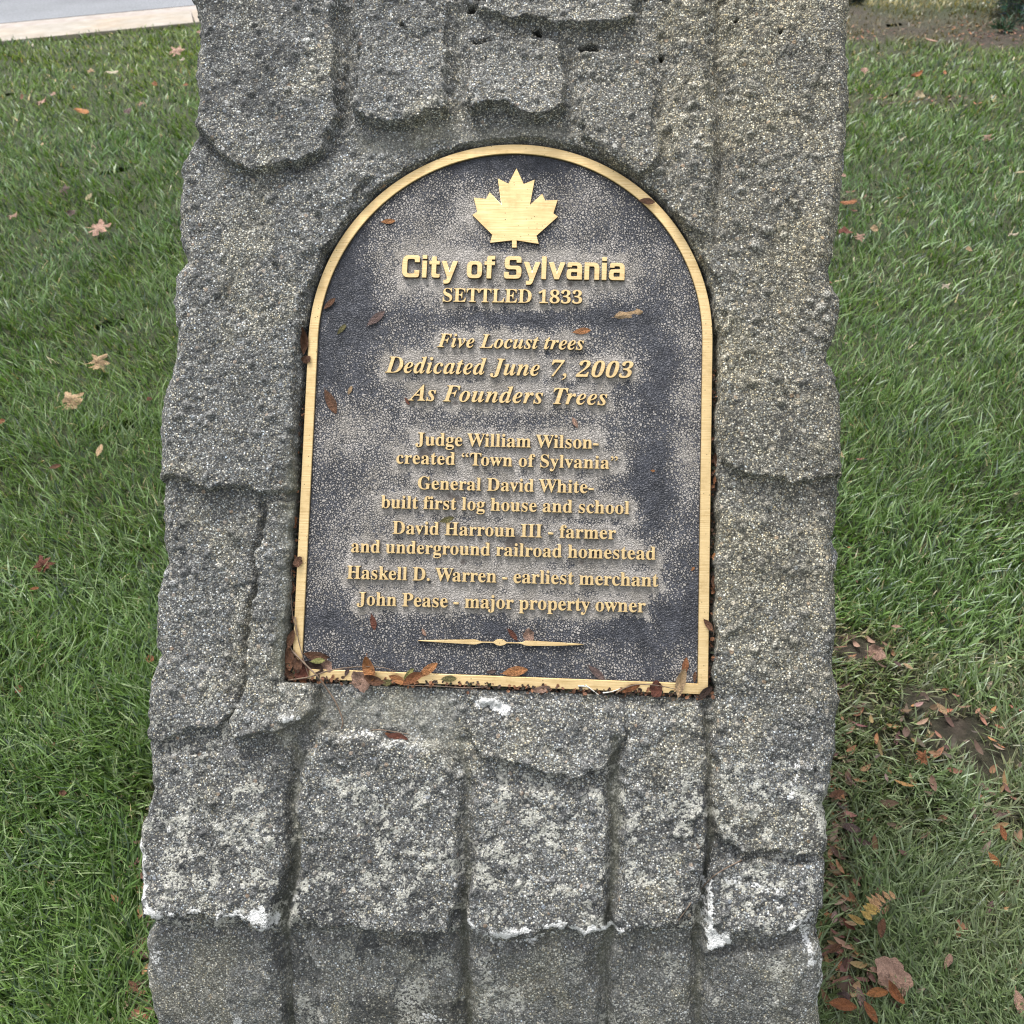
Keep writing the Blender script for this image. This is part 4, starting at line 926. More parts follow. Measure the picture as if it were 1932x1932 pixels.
for st, tx, u0, v0, u1, v1, ch in LINES:
    x0, y0 = on_face(u0, v0); x1, y1 = on_face(u1, v1)
    xc, yc = on_face((u0 + u1) / 2, (v0 + v1) / 2)
    capm = on_face((u0 + u1) / 2, (v0 + v1) / 2 - ch)[1] - yc
    LL.append((st, tx, x0, x1, (y0 + y1) / 2, capm, math.atan2(y1 - y0, x1 - x0)))


def arch_outline(w_, top, bot, n=72):
    """outline of half width w_, arch on the circle round (0, ca_y)"""
    P = [(-w_, bot), (w_, bot)]
    for k in range(n + 1):
        a = math.pi * k / n
        P.append((w_ * math.cos(a), ca_y + (top - ca_y) * math.sin(a)))
    return P


RW = 0.0112
inx = PW / 2 - RW
xs = np.linspace(-inx - .003, inx + .003, 250)
ys = np.linspace(RW - .003, PH - RW + .003, 340)
gx, gy = np.meshgrid(xs, ys)
# squeeze the rows to the arch
top_hw = np.where(ys > ca_y, np.sqrt(np.maximum((inx + .003) ** 2 - (ys - ca_y) ** 2, 1e-6)), inx + .003)
gx = gx / (inx + .003) * top_hw[:, None]
wear = 0.42 + 0.36 * fbm(gx, gy, 0.085, 3, 400) + 0.13 * fbm(gx, gy, 0.02, 2, 410)
halo = np.zeros_like(gx)
for st, tx, x0, x1, y0, capm, an in LL:
    dx = np.maximum(np.maximum(x0 - gx, gx - x1), 0); cy = y0 + capm * .42
    dy = np.maximum(np.abs(gy - cy) - capm * .55, 0)
    d = np.hypot(dx, dy) + 0.005 * fbm(gx, gy, 0.010, 3, 420)
    halo = np.maximum(halo, sstep(0.0075, 0.0015, d))
    wear = np.maximum(wear, 0.5 * sstep(0.035, 0.0, d) + 0.25 + 0.2 * fbm(gx, gy, 0.05, 2, 430))
bdist = plaque_sd(gx, gy, -RW)
wear = wear * (0.75 + 0.25 * sstep(0, .02, bdist))
# darker quiet zones seen on the plaque
for (u, v, ru, rv, k) in [(1235, 760, 45, 190, .42), (1240, 900, 40, 80, .35), (960, 600, 230, 20, .4), (640, 600, 60, 120, .3), (1240, 1180, 110, 60, .45), (900, 1180, 280, 22, .3),
                          (630, 1180, 45, 70, .35), (960, 310, 170, 14, .25), (640, 440, 60, 60, .2), (690, 960, 40, 50, -.1), (1240, 500, 60, 60, -.25), (800, 420, 90, 60, -.3),
                          (1190, 380, 60, 40, -.05), (700, 800, 60, 50, -.15), (640, 1080, 40, 60, -.05), (1290, 880, 30, 80, -.25), (1130, 590, 90, 20, .25), (700, 540, 60, 60, .15)]:
    cx_, cy_ = on_face(u, v)
    m = np.exp(-(((gx - cx_) / (ru * .00059)) ** 2 + ((gy - cy_) / (rv * .00059)) ** 2))
    wear = wear - k * m * (1 - halo)
spots = np.zeros_like(gx)
for (u, v, r) in [(800, 857, 13), (810, 845, 8), (1028, 851, 7), (862, 940, 8), (850, 935, 9), (972, 1022, 14), (958, 1026, 8), (905, 517, 7), (905, 530, 6), (1075, 535, 7), (765, 523, 5),
                  (825, 990, 6), (700, 1025, 5), (735, 1080, 6), (858, 760, 5), (872, 1060, 6), (1096, 1060, 6), (1128, 1015, 5)]:
    cx_, cy_ = on_face(u, v)
    spots = np.maximum(spots, sstep(1.25, .7, np.hypot(gx - cx_, (gy - cy_) * 1.1) / (r * .00059) + .25 * noise2(gx, gy, .004, 440)))
pz = np.full_like(gx, PZ) + 0.00012 * fbm(gx, gy, 0.003, 2, 450)
Vp = np.stack([gx, gy, pz], -1).reshape(-1, 3)
ny, nx = gx.shape
a, b = np.meshgrid(np.arange(ny - 1), np.arange(nx - 1), indexing='ij')
v00 = a * nx + b
Qp = np.stack([v00, v00 + 1, v00 + nx + 1, v00 + nx], -1).reshape(-1, 4)
# skirt down to the back
ring = list(range(nx)) + [r * nx + nx - 1 for r in range(1, ny)] + [(ny - 1) * nx + c for c in range(nx - 2, -1, -1)] + [r * nx for r in range(ny - 2, 0, -1)]
nb0 = len(Vp)
Vb = Vp[ring].copy(); Vb[:, 2] = -0.0225
Vp = np.concatenate([Vp, Vb])
nr_ = len(ring)
Qs = np.array([[ring[k], nb0 + k, nb0 + (k + 1) % nr_, ring[(k + 1) % nr_]] for k in range(nr_)])
Qp = np.concatenate([Qp, Qs])
pd = lambda A: np.concatenate([A.ravel(), A.ravel()[ring]])

s = N('leather_grain_dark_patina')
co = s.coord()
wn = s.n('ShaderNodeTexNoise'); wn.inputs['Scale'].default_value = 180; wn.inputs['Detail'].default_value = 3; s.l(co, wn.inputs['Vector'])
wv_ = s.n('ShaderNodeVectorMath', operation='MULTIPLY_ADD'); s.l(wn.outputs['Color'], wv_.inputs[0]); wv_.inputs[1].default_value = (.006,) * 3; s.l(co, wv_.inputs[2])
ve = s.voro(wv_.outputs[0], 350, 'DISTANCE_TO_EDGE')
ve2 = s.voro(wv_.outputs[0], 150, 'DISTANCE_TO_EDGE')
fn = s.noise(co, 480, 3, .6)
hh = s.math('ADD', s.math('MULTIPLY', s.mapr(ve.outputs['Distance'], 0, .26), .85), s.math('MULTIPLY', s.math('SUBTRACT', fn, .5), .55))
hh = s.math('ADD', hh, s.math('MULTIPLY', s.mapr(ve2.outputs['Distance'], 0, .10), .16))
hh = s.math('ADD', hh, s.math('MULTIPLY', s.math('SUBTRACT', s.noise(co, 40, 4, .6), .5), .35))
we = s.attr('wear').outputs['Fac']
ha = s.attr('halo').outputs['Fac']
w2 = s.math('ADD', we, s.math('MULTIPLY', ha, .30))
thr = s.mapr(w2, 0, 1, 1.16, 0.08)
lt = s.mapr(s.math('SUBTRACT', hh, thr), -.09, .09, 0, 1, True)
n60 = s.noise(co, 60, 4)
dark = s.mix(s.mapr(n60, .35, .65), (.036, .038, .047), (.064, .067, .082))
lightc = s.mix(s.mapr(s.noise(co, 25, 4), .35, .65), (.33, .30, .262), (.46, .425, .39))
col = s.mix(s.math('MULTIPLY', lt, .88), dark, lightc)
sp_ = s.attr('spot').outputs['Fac']
col = s.mix(s.math('MULTIPLY', sp_, .9), col, (.085, .07, .06))
dk = s.voro(co, 55)
dkx = s.n('ShaderNodeSeparateColor'); s.l(dk.outputs['Color'], dkx.inputs[0])
dots = s.math('MULTIPLY', s.math('GREATER_THAN', dkx.outputs[0], .72), s.mapr(dk.outputs['Distance'], .08, .14, 1, 0))
col = s.mix(s.math('MULTIPLY', dots, .7), col, (.018, .019, .024))
nb = s.bump(s.math('MULTIPLY', hh, s.mapr(sp_, 0, 1, 1, .2)), .0010, 1.0)
s.b.inputs['Specular IOR Level'].default_value = 0.5
MPAN = s.out(col, s.mapr(lt, 0, 1, .36, .55), nb, .15)
link('panel', np_mesh('panel', Vp, Q=Qp, mats=[MPAN], smooth=True, attrs=dict(wear=pd(wear), halo=pd(halo), spot=pd(spots))), plaque)


# rim: a flat bar with small chamfers following the outline
def rim_mesh():
    prof_ = [(0.0, -0.0225), (0.0, -0.0007), (0.0005, 0.0), (RW - 0.0006, 0.0), (RW, -0.0008), (RW + .0006, PZ - 0.0006)]
    V, F, MI = [], [], []
    path = [('a', math.pi * k / 96) for k in range(97)]
    rings = []
    pts = []
    for kx in range(97):
        a = math.pi * kx / 96
        pts.append(((math.cos(a), math.sin(a)), 'arc'))
    seq = [('br',)] + [('arc', math.pi * k / 96) for k in range(97)] + [('bl',)]
    for q in seq:
        row = []
        for off, z in prof_:
            r = PW / 2 - off
            if q[0] == 'arc': row.append((r * math.cos(q[1]), ca_y + r * math.sin(q[1]), z))
            elif q[0] == 'br': row.append((r, off, z))
            else: row.append((-r, off, z))
        rings.append(row)
    for row in rings: V += row
    m = len(prof_); n = len(rings)
    for i in range(n):
        for j in range(m - 1):
            a, b = i * m + j, ((i + 1) % n) * m + j
            F.append((a, b, b + 1, a + 1)); MI.append(1 if j in (0, 4) else 0)
    return py_mesh('border', V, F, [MBR, MDK], False, MI)


link('border', rim_mesh(), plaque)


def extruded(name, polys, z0, z1, bev=0.00025, mats=None, off=0.0):
    """flat shapes (with holes) raised from z0 to z1, top and chamfer bronze, sides dark"""
    cu = bpy.data.curves.new(name, 'CURVE')
    cu.dimensions = '2D'
    cu.fill_mode = 'BOTH'
    for P in polys:
        sp = cu.splines.new('POLY')
        sp.points.add(len(P) - 1)
        sp.points.foreach_set('co', [c for p in P for c in (p[0], p[1], 0, 1)])
        sp.use_cyclic_u = True
    cu.extrude = (z1 - z0) / 2
    cu.bevel_depth = bev
    cu.bevel_resolution = 0
    cu.offset = off - bev
    ob = bpy.data.objects.new(name, cu)
    me = bpy.data.meshes.new_from_object(ob)
    bpy.data.objects.remove(ob)
    bpy.data.curves.remove(cu)
    n = len(me.vertices)
    co_ = np.empty(n * 3, np.float32); me.vertices.foreach_get('co', co_)
    co_ = co_.reshape(-1, 3); co_[:, 2] += (z0 + z1) / 2
    me.vertices.foreach_set('co', co_.ravel())
    me.materials.clear()
    for m_ in (mats or (MBR, MDK)): me.materials.append(m_)
    nn = np.empty(len(me.polygons) * 3, np.float32); me.polygons.foreach_get('normal', nn)
    mi = (nn.reshape(-1, 3)[:, 2] < 0.5).astype(np.int32)
    me.polygons.foreach_set('material_index', mi)
    me.name = name
    me.update()
    return me


K = 2560 / 1932
leafpx = [(975, 155), (1110, 445), (1315, 362), (1222, 838), (1452, 625), (1510, 752), (1742, 740), (1662, 990), (1748, 1050), (1350, 1405), (1390, 1560), (980, 1495), (980, 1630),
          (890, 1630), (890, 1495), (482, 1540), (522, 1388), (152, 1018), (245, 965), (180, 698), (410, 722), (475, 598), (695, 828), (627, 342), (825, 440)]
leafpx = [((1160 + x * .13458) / K, (400 + y * .13458) / K) for x, y in leafpx]
link('maple_leaf', extruded('maple_leaf', [pxs(leafpx)], PZ - .0005, 0.0), plaque)
# ornament under the text
orn = []
top_ = [(525, 1291), (560, 1289), (700, 1287), (832, 1285), (850, 1291), (872, 1297), (930, 1298), (938, 1292), (950, 1285), (967, 1283), (985, 1287), (996, 1295), (1002, 1300),
        (1060, 1302), (1085, 1300), (1105, 1292), (1130, 1292), (1270, 1300), (1380, 1307), (1415, 1311)]
bot_ = [(1415, 1313), (1380, 1316), (1270, 1320), (1120, 1320), (1100, 1318), (1080, 1309), (1060, 1307), (1002, 1306), (990, 1315), (967, 1320), (948, 1316), (936, 1308), (928, 1304),
        (872, 1303), (850, 1309), (828, 1313), (700, 1305), (560, 1296), (525, 1293)]
orn = [((800 + x * .4658) / K, (1000 + y * .4658) / K) for x, y in top_ + bot_]
link('tapered_ornament', extruded('tapered_ornament', [pxs(orn)], PZ - .0005, -.0002), plaque)

# lettering. Glyph outlines in thousandths: advance | contours
GL = {}
for ln in GLYPHS.strip().split('\n'):
    k, adv, cs = ln.split('|')
    GL[k] = (int(adv), [[tuple(map(int, p.split(','))) for p in c.split(' ')] for c in cs.split(';')])


def rp(pts, n=4):
    """polygon with rounded corners: (x, y[, radius])"""
    out = []
    m = len(pts)
    for i, p in enumerate(pts):
        r = p[2] if len(p) > 2 else 0
        if r <= 0: out.append((p[0], p[1])); continue
        a, b = pts[i - 1], pts[(i + 1) % m]
        va = np.array([a[0] - p[0], a[1] - p[1]], float); vb = np.array([b[0] - p[0], b[1] - p[1]], float)
        la, lb = np.linalg.norm(va), np.linalg.norm(vb)
        r = min(r, la * .49, lb * .49)
        s0 = np.array(p[:2]) + va / la * r; s1 = np.array(p[:2]) + vb / lb * r
        for k in range(n + 1):
            t = k / n
            q = (1 - t) ** 2 * s0 + 2 * t * (1 - t) * np.array(p[:2]) + t * t * s1
            out.append((float(q[0]), float(q[1])))
    return out


D = {
    'C': (650, [[(0, 0, 230), (620, 0, 190), (620, 225), (445, 225), (445, 118, 50), (180, 118, 70), (180, 585, 70), (445, 585, 50), (445, 485), (620, 485), (620, 703, 190), (0, 703, 230)]]),
    'i': (215, [[(0, 0), (160, 0), (160, 530), (0, 530)], [(0, 592), (160, 592), (160, 710), (0, 710)]]),
    't': (400, [[(85, 0, 120), (380, 0, 60), (380, 112), (275, 112, 20), (248, 145), (248, 420), (360, 420), (360, 530), (248, 530), (248, 665), (85, 665), (85, 530), (0, 530), (0, 420), (85, 420)]]),
    'y': (590, [[(170, 530), (0, 530), (210, 15), (192, -68, 25), (95, -68), (95, -185), (295, -185, 110), (570, 530), (402, 530), (292, 190)]]),
    'o': (585, [[(0, 0, 190), (540, 0, 190), (540, 535, 190), (0, 535, 190)], [(165, 105, 70), (375, 105, 70), (375, 430, 70), (165, 430, 70)]]),
    'f': (385, [[(85, 0), (250, 0), (250, 420), (365, 420), (365, 530), (250, 530), (250, 598, 30), (365, 598), (365, 712), (85, 712, 130), (85, 530), (0, 530), (0, 420), (85, 420)]]),
    'S': (655, [[(0, 0, 160), (610, 0, 180), (610, 410, 150), (180, 405, 60), (180, 592, 50), (430, 592, 40), (430, 508), (595, 508), (595, 705, 180), (10, 705, 180), (10, 298, 150),
                 (435, 295, 60), (435, 112, 50), (168, 112, 40), (168, 205), (0, 205)]]),
    'l': (215, [[(0, 0), (160, 0), (160, 708), (0, 708)]]),
    'v': (590, [[(0, 530), (205, 0), (360, 0), (568, 530), (405, 530), (285, 175), (170, 530)]]),
    'a': (585, [[(0, 0, 130), (535, 0), (535, 535, 180), (25, 535, 150), (25, 385), (180, 385), (180, 430, 20), (370, 430, 50), (370, 330), (0, 330, 130)],
                [(155, 100, 40), (370, 100), (370, 232), (155, 232, 40)]]),
    'n': (570, [[(0, 0), (163, 0), (163, 418), (350, 418, 60), (350, 0), (515, 0), (515, 535, 190), (0, 535, 10)]]),
}
for k, (a, cs) in D.items():
    GL['d' + k] = (a + (70 if k == 'C' else 36), [rp(c) for c in cs])
GL['d '] = (280, [])
for st in 'bi':
    GL[st + ' '] = (172, [])
    sh = (lambda x, y: (x + y * .24, y)) if st == 'i' else (lambda x, y: (x, y))
    dot = [(80 + 52 * math.cos(a * math.pi / 6), 42 + 52 * math.sin(a * math.pi / 6)) for a in range(12)]
    GL[st + '.'] = (172, [dot])
    com = [(62, 20), (100, 2), (98, -32), (62, -72), (36, -92), (44, -108), (100, -78), (140, -36), (146, 20), (136, 66), (100, 92), (62, 92), (30, 66), (30, 34)]
    com = [(x * .9, y * .9) for x, y in com]
    GL[st + ','] = (172, [[sh(x, y) for x, y in com]])
    GL[st + '-'] = (230, [[(20, 118), (200, 118), (200, 182), (20, 182)]])
    up = [(x * .9, y * .85 + 385) for x, y in com]
    GL[st + '\u201d'] = (330, [up, [(x + 150, y) for x, y in up]])
    dn = [(150 - x * .9, 368 - y * .85) for x, y in com]
    GL[st + '\u201c'] = (330, [dn, [(x + 150, y) for x, y in dn]])
CAPH = {'b': 455.0, 'i': 455.0, 'd': 703.0}
KERN = {'bTo': -45, 'iTr': -35, 'bWi': -8, 'bWa': -32, 'b\u201cT': -10, 'bPe': -5, 'iFo': -15, 'bav': -8, 'bva': -10, 'iFi': 0}
cache = {}
nlet = 0
for (st, tx, x0, x1, y0, capm, an) in LL:
    sc_ = capm / CAPH[st]
    # natural layout
    pos, x = [], 0.0
    for i, c in enumerate(tx):
        if i and st + tx[i - 1] + c in KERN: x += KERN[st + tx[i - 1] + c]
        pos.append(x)
        x += GL[st + c][0]
    def ext(i, f):
        g = GL[st + tx[i]][1]
        return f(p[0] for cc in g for p in cc)
    l_ = pos[0] + ext(0, min)
    r_ = pos[-1] + ext(len(tx) - 1, max)
    want = (x1 - x0) / sc_
    extra = (want - (r_ - l_))
    hs_ = 1.0
    if abs(extra) > 0.04 * want and st != 'd':      # widen letters a little as well as the spaces
        hs_ = 1 + 0.5 * extra / (r_ - l_)
    if st == 'd': hs_ = want / (r_ - l_)
    rest = (want - (r_ - l_) * hs_) / max(1, len(tx) - 1)
    name = 'text_line'
    lo_ = empty(name); lo_.parent = plaque
    lo_.location = (x0, y0, 0)
    lo_.rotation_euler = (0, 0, max(-.01, min(.01, an)))
    lo_['label'] = 'raised bronze line reading ' + tx.replace('\u201c', '"').replace('\u201d', '"')
    key0 = (st, round(hs_, 3), round(capm, 5))
    for i, c in enumerate(tx):
        if c == ' ': continue
        key = key0 + (c,)
        if key not in cache:
            sx_, sy_ = sc_ * hs_, sc_ * (0.945 if (c.isdigit() and st != 'd') else 1)
            ol = [[(px_ * sx_, py_ * sy_) for px_, py_ in cc] for cc in GL[st + c][1]]
            zt = 0.0009 if st == 'd' else 0.0002
            cache[key] = extruded('letter', ol, PZ - .0006, zt, 0.0002 if st != 'd' else 0.0003, off=.00012 if st != 'd' else .00018)
        o = link('letter', cache[key], lo_)
        o.location = (((pos[i] - l_) * hs_ + rest * i) * sc_, 0, 0)
        nlet += 1
print('letters', nlet, 'meshes', len(cache))


# ---------------------------------------------------------------- lawn, kerb and road
def simple(name, cols, scale, rough=.9, bump=.003, bscale=None):
    s = N(name)
    co = s.coord()
    n_ = s.noise(co, scale, 6, .65)
    c_ = s.ramp(n_, cols)
    return s, co, n_, c_


A_ = np.array(on_ground(0, 80)); B_ = np.array(on_ground(378, 43))
kd = (B_ - A_) / np.linalg.norm(B_ - A_)
kn_ = np.array([-kd[1], kd[0]])                      # away from the lawn
if kn_[1] < 0: kn_ = -kn_


def kerb_dist(x, y):
    return (x - A_[0]) * kn_[0] + (y - A_[1]) * kn_[1]


C1 = on_ground(0, 58); C2 = on_ground(300, 26)
kw = 0.5 * (kerb_dist(*C1) + kerb_dist(*C2))
G1 = on_ground(0, 49, -0.12); G2 = on_ground(240, 26, -0.12)
gw = max(kw + .12, 0.5 * (kerb_dist(*G1) + kerb_dist(*G2)))
print('kerb width', kw, 'gutter to', gw, 'dist', A_, B_)


def px_of(x, y, z=0.0):
    P = np.stack([x, y, np.zeros_like(x) + z], -1)
    dep = (P - CAMP) @ CAMW[:, 2]
    u, v = project(P)
    ok = dep > 0.25
    return np.where(ok, u, -9999), np.where(ok, v, 9999)


BARE = [  # u, v, ru, rv, strength
    (1620, 1228, 60, 30, 1.1), (1580, 1210, 30, 20, .7), (1750, 1330, 75, 32, .9), (1805, 1385, 85, 42, 1.15), (1860, 1440, 70, 44, .95), (1700, 1400, 110, 60, .5), (1610, 1320, 90, 90, .5), (1730, 1265, 120, 26, .5),
    (1905, 1560, 50, 70, .7), (1925, 1650, 30, 60, .6), (1640, 190, 60, 8, .7), (1760, 190, 80, 7, .55), (1640, 72, 60, 8, .9), (1700, 55, 110, 16, .9), (1750, 45, 300, 20, .6), (1800, 66, 60, 12, .9), (1880, 70, 80, 22, 1.1),
    (1920, 60, 60, 22, 1.0), (1640, 40, 90, 22, .75), (1800, 40, 100, 16, .55), (1615, 22, 40, 14, .8), (300, 1700, 22, 130, .75), (275, 1900, 20, 60, .9), (1572, 1700, 26, 260, .75), (1600, 1850, 60, 90, .55), (1850, 1750, 70, 120, .35), (1700, 1560, 90, 60, .3), (1905, 1300, 40, 40, .4), (1640, 1450, 60, 40, .4), (560, 1400, 10, 10, 0),
    (1560, 1520, 20, 50, .6), (1600, 380, 40, 8, .4), (1680, 100, 60, 10, .3), (1900, 420, 30, 20, .15), (220, 150, 40, 8, .2), (1600, 210, 30, 10, .5),
]


def bare_of(x, y):
    u, v = px_of(x, y)
    wob = fbm(x, y, .10, 3, 500)
    b = np.zeros_like(x)
    for (cu, cv, ru, rv, k) in BARE:
        b = np.maximum(b, k * np.exp(-(((u - cu) / ru) ** 2 + ((v - cv) / rv) ** 2) ** 1.2 * (1 + .8 * wob)))
    return np.clip(b * (1 + .3 * wob), 0, 1), u, v


gx_ = np.arange(-7.0, 9.5, 0.055); gy_ = np.arange(-1.2, 15.0, 0.055)
GX, GY = np.meshgrid(gx_, gy_)
bm, gu, gv = bare_of(GX, GY)
gz = 0.010 * fbm(GX, GY, .6, 3, 510) - 0.006 + 0.006 * fbm(GX, GY, .05, 2, 520) * (0.3 + bm)
gz = np.minimum(gz, 0.004)
# further off nothing may rise above the kerb
ny, nx = GX.shape
a, b = np.meshgrid(np.arange(ny - 1), np.arange(nx - 1), indexing='ij')
v00 = (a * nx + b).ravel()
Qg = np.stack([v00, v00 + 1, v00 + nx + 1, v00 + nx], -1)
kdv = kerb_dist(GX, GY)
inner = kdv < kw * .5
keep = inner.ravel()[Qg].all(1)
Qg = Qg[keep]
used = np.unique(Qg); remap = -np.ones(nx * ny, int); remap[used] = np.arange(len(used)); Qg = remap[Qg]
Vg = np.stack([GX, GY, gz], -1).reshape(-1, 3)[used]
s = N('soil_and_thatch')
co = s.coord()
soil_c = s.ramp(s.noise(co, 35, 7, .7), [(.3, (.022, .016, .011)), (.5, (.060, .044, .031)), (.7, (.13, .10, .075))])
that_c = s.ramp(s.noise(co, 90, 6, .75), [(.28, (.016, .022, .008)), (.5, (.045, .060, .022)), (.64, (.10, .105, .045)), (.78, (.24, .20, .10))])
col = s.mix(s.attr('bare').outputs['Fac'], that_c, soil_c)
nb = s.bump(s.noise(co, 140, 6, .8), .012, 1.0)
MSOIL = s.out(col, .95, nb)
link('lawn_ground', np_mesh('lawn_ground', Vg, Q=Qg, mats=[MSOIL], smooth=True, attrs=dict(bare=bm.ravel()[used])))
bpy.data.objects['lawn_ground']['kind'] = 'structure'


def strip(name, d0, d1, z, mat, n=1, z1=None, l0=-60, l1=60, wob=0.0):
    """band parallel to the kerb from distance d0 to d1"""
    V, F = [], []
    K_ = 240 if wob else 2
    for k in range(K_):
        t = l0 + (l1 - l0) * k / (K_ - 1)
        w_ = wob * float(noise2(np.array(t), np.array(0.), .8, 530)) if wob else 0
        for d, zz in ((d0 + w_, z), (d1, z if z1 is None else z1)):
            p = A_ + kd * t + kn_ * d
            V.append((p[0], p[1], zz))
    for k in range(K_ - 1):
        F.append((2 * k, 2 * k + 2, 2 * k + 3, 2 * k + 1))
    me = py_mesh(name, V, F, [mat])
    o = link(name, me); o['kind'] = 'structure'
    return o


# wide lawn beyond the detailed part (lies lower, all round)
s, co, n_, c_ = simple('far_grass', [(.3, (.035, .055, .02)), (.55, (.07, .10, .035)), (.75, (.15, .17, .07))], 14)
MFAR = s.out(c_, .95, s.bump(s.noise(co, 60, 5), .02))
strip('lawn', -90, kw * .5, -0.022, MFAR)
s, co, n_, c_ = simple('kerb_concrete', [(.3, (.27, .24, .20)), (.55, (.345, .312, .268)), (.75, (.40, .372, .33))], 7)
st = s.ramp(s.noise(co, 1.3, 5, .7), [(.35, (1.0, .90, .80)), (.55, (1, 1, 1)), (.7, (.93, .93, .95))])
c_ = s.mix(1.0, c_, st, 'MULTIPLY')
MK = s.out(c_, .9, s.bump(s.noise(co, 90, 5), .003))


def kerb_box(name, d0, d1, z0, z1, mat, joints=True):
    """concrete kerb in cast lengths with narrow joints"""
    root = empty(name); root['kind'] = 'structure'
    prof_ = [(d0, z0), (d0, z1), (d1 - .03, z1), (d1 - .008, z1 - .008), (d1, z1 - .03), (d1, z0)]
    LEN = 3.0
    V = []
    for t in (0.006, LEN - .006):
        for d, z in prof_:
            p = kd * t + kn_ * d
            V.append((p[0], p[1], z))
    m = len(prof_)
    F = [(j, j + 1, m + j + 1, m + j) for j in range(m - 1)] + [tuple(range(m - 1, -1, -1)), tuple(range(m, 2 * m))]
    me = py_mesh('kerb_length', V, F, [mat])
    for k in range(-8, 9):
        o = link('kerb_length', me, root)
        o.location = (A_[0] + kd[0] * (k * LEN + 1.3), A_[1] + kd[1] * (k * LEN + 1.3), 0)
    return root


kerb_box('kerb', -0.03, kw, -0.30, 0.012, MK)
s, co, n_, c_ = simple('gutter_concrete', [(.3, (.27, .23, .20)), (.55, (.35, .31, .28)), (.75, (.40, .37, .345))], 9)
MG = s.out(c_, .9)
strip('gutter', kw + .002, gw, -0.125, MG, z1=-0.105)
s, co, n_, c_ = simple('asphalt', [(.3, (.12, .128, .145)), (.5, (.185, .195, .212)), (.7, (.26, .27, .29))], 60)
band = s.ramp(s.noise(co, .9, 4, .6), [(.35, .84), (.6, 1.1)])
c_ = s.mix(1.0, c_, band, 'MULTIPLY')
MA = s.out(c_, .85, s.bump(s.noise(co, 250, 3), .004))
strip('road', gw, 45, -0.102, MA, z1=-0.02)

# ---- grass blades
NB_ = 760000
g = np.random.default_rng(77)
rmin, rmax = 0.42, 12.5
r = rmin * (rmax / rmin) ** g.random(NB_)
ph = g.uniform(-1.02, 1.02, NB_)
X = CAMP[0] + r * np.sin(ph); Y = CAMP[1] + r * np.cos(ph)
bare, u_, v_ = bare_of(X, Y)
keep = kerb_dist(X, Y) < -0.01 + 0.03 * noise2(X, Y, .2, 531)
# the marker's footprint on the ground
xL0, xR0 = SLft[:, :, 0].min(), SRgt[:, :, 0].max()
yF = prof[:, 1].min()


def footprint(x, y):
    """signed distance outside the marker at ground level"""
    row = int(np.argmin(np.abs(prof[:, 2] - 0.02)))
    L_ = np.interp(y, ALL[row, :NSD, 1][::-1], ALL[row, :NSD, 0][::-1])
    R_ = np.interp(y, ALL[row, -NSD:, 1], ALL[row, -NSD:, 0])
    y0_, y1_ = prof[row, 1], ALL[row, -1, 1]
    dx = np.maximum(L_ - x, x - R_)
    dy = np.maximum(y0_ - y, y - y1_)
    return np.maximum(dx, dy)


fp = footprint(X, Y)
keep &= fp > 0.004
keep &= g.random(NB_) > (1.05 * bare + 0.55 * np.exp(-np.maximum(fp, 0) / .04))
dens = sstep(-0.5, 0.5, fbm(X, Y, .25, 3, 540))
keep &= g.random(NB_) < 0.72 + 0.28 * dens
hidden = (np.abs(u_ - 950) < 560) & (v_ > 0) & (v_ < 1850) & (fp > .25)
keep &= ~(hidden & (g.random(NB_) < .85))
X, Y, r, bare, fp, u_, v_ = (q[keep] for q in (X, Y, r, bare, fp, u_, v_))
n = len(X)
far = np.maximum(1, r / 2.5)
h = g.uniform(.020, .052, n) * (1 - .45 * bare) * (0.85 + .3 * sstep(-.6, .6, fbm(X, Y, .35, 2, 550)))
flow = 2.2 * fbm(X, Y, .22, 2, 560) + np.where(X > 0, .5, 2.6)
flow += g.normal(0, 1.35, n)
lean = h * g.uniform(.15, 1.35, n)
wd_ = g.uniform(.0011, .0024, n) * far
thin = g.random(n) < .3
wd_ = np.where(thin, wd_ * .55, wd_)
dxn, dyn = np.cos(flow), np.sin(flow)
turn = g.uniform(-1.2, 1.2, n)
sxn, syn = -np.sin(flow + turn), np.cos(flow + turn)
curl = g.uniform(-.5, .7, n)
# colours
draw = g.random(n)
ty = fbm(X, Y, .45, 3, 570); t2 = fbm(X, Y, .12, 2, 580)
c1 = np.array([.062, .125, .022]); c2 = np.array([.135, .225, .055]); c3 = np.array([.21, .28, .13]); c4 = np.array([.40, .34, .19]); c5 = np.array([.026, .055, .016])
k = np.clip(g.random(n) * .8 + .22 * ty + .18 * t2 + .05, 0, 1)[:, None]
C = c1 * (1 - k) + c2 * k
m_ = g.random(n)
C = np.where((m_ < .16)[:, None], c3, C)
C = np.where(((m_ > .16) & (m_ < .34))[:, None], c5, C)
ydry = sstep(.2, 1.0, ty) * .05 + .04 + .09 * (v_ > 1150) * (X > 0) + .25 * bare + .55 * ((v_ < 14) & (u_ > 1000))
dry = draw < ydry
h = np.where(dry, h * .7, h); lean = np.where(dry, lean * .7, lean)
C = np.where(dry[:, None], c4 * g.uniform(.6, 1.2, (n, 1)), C)
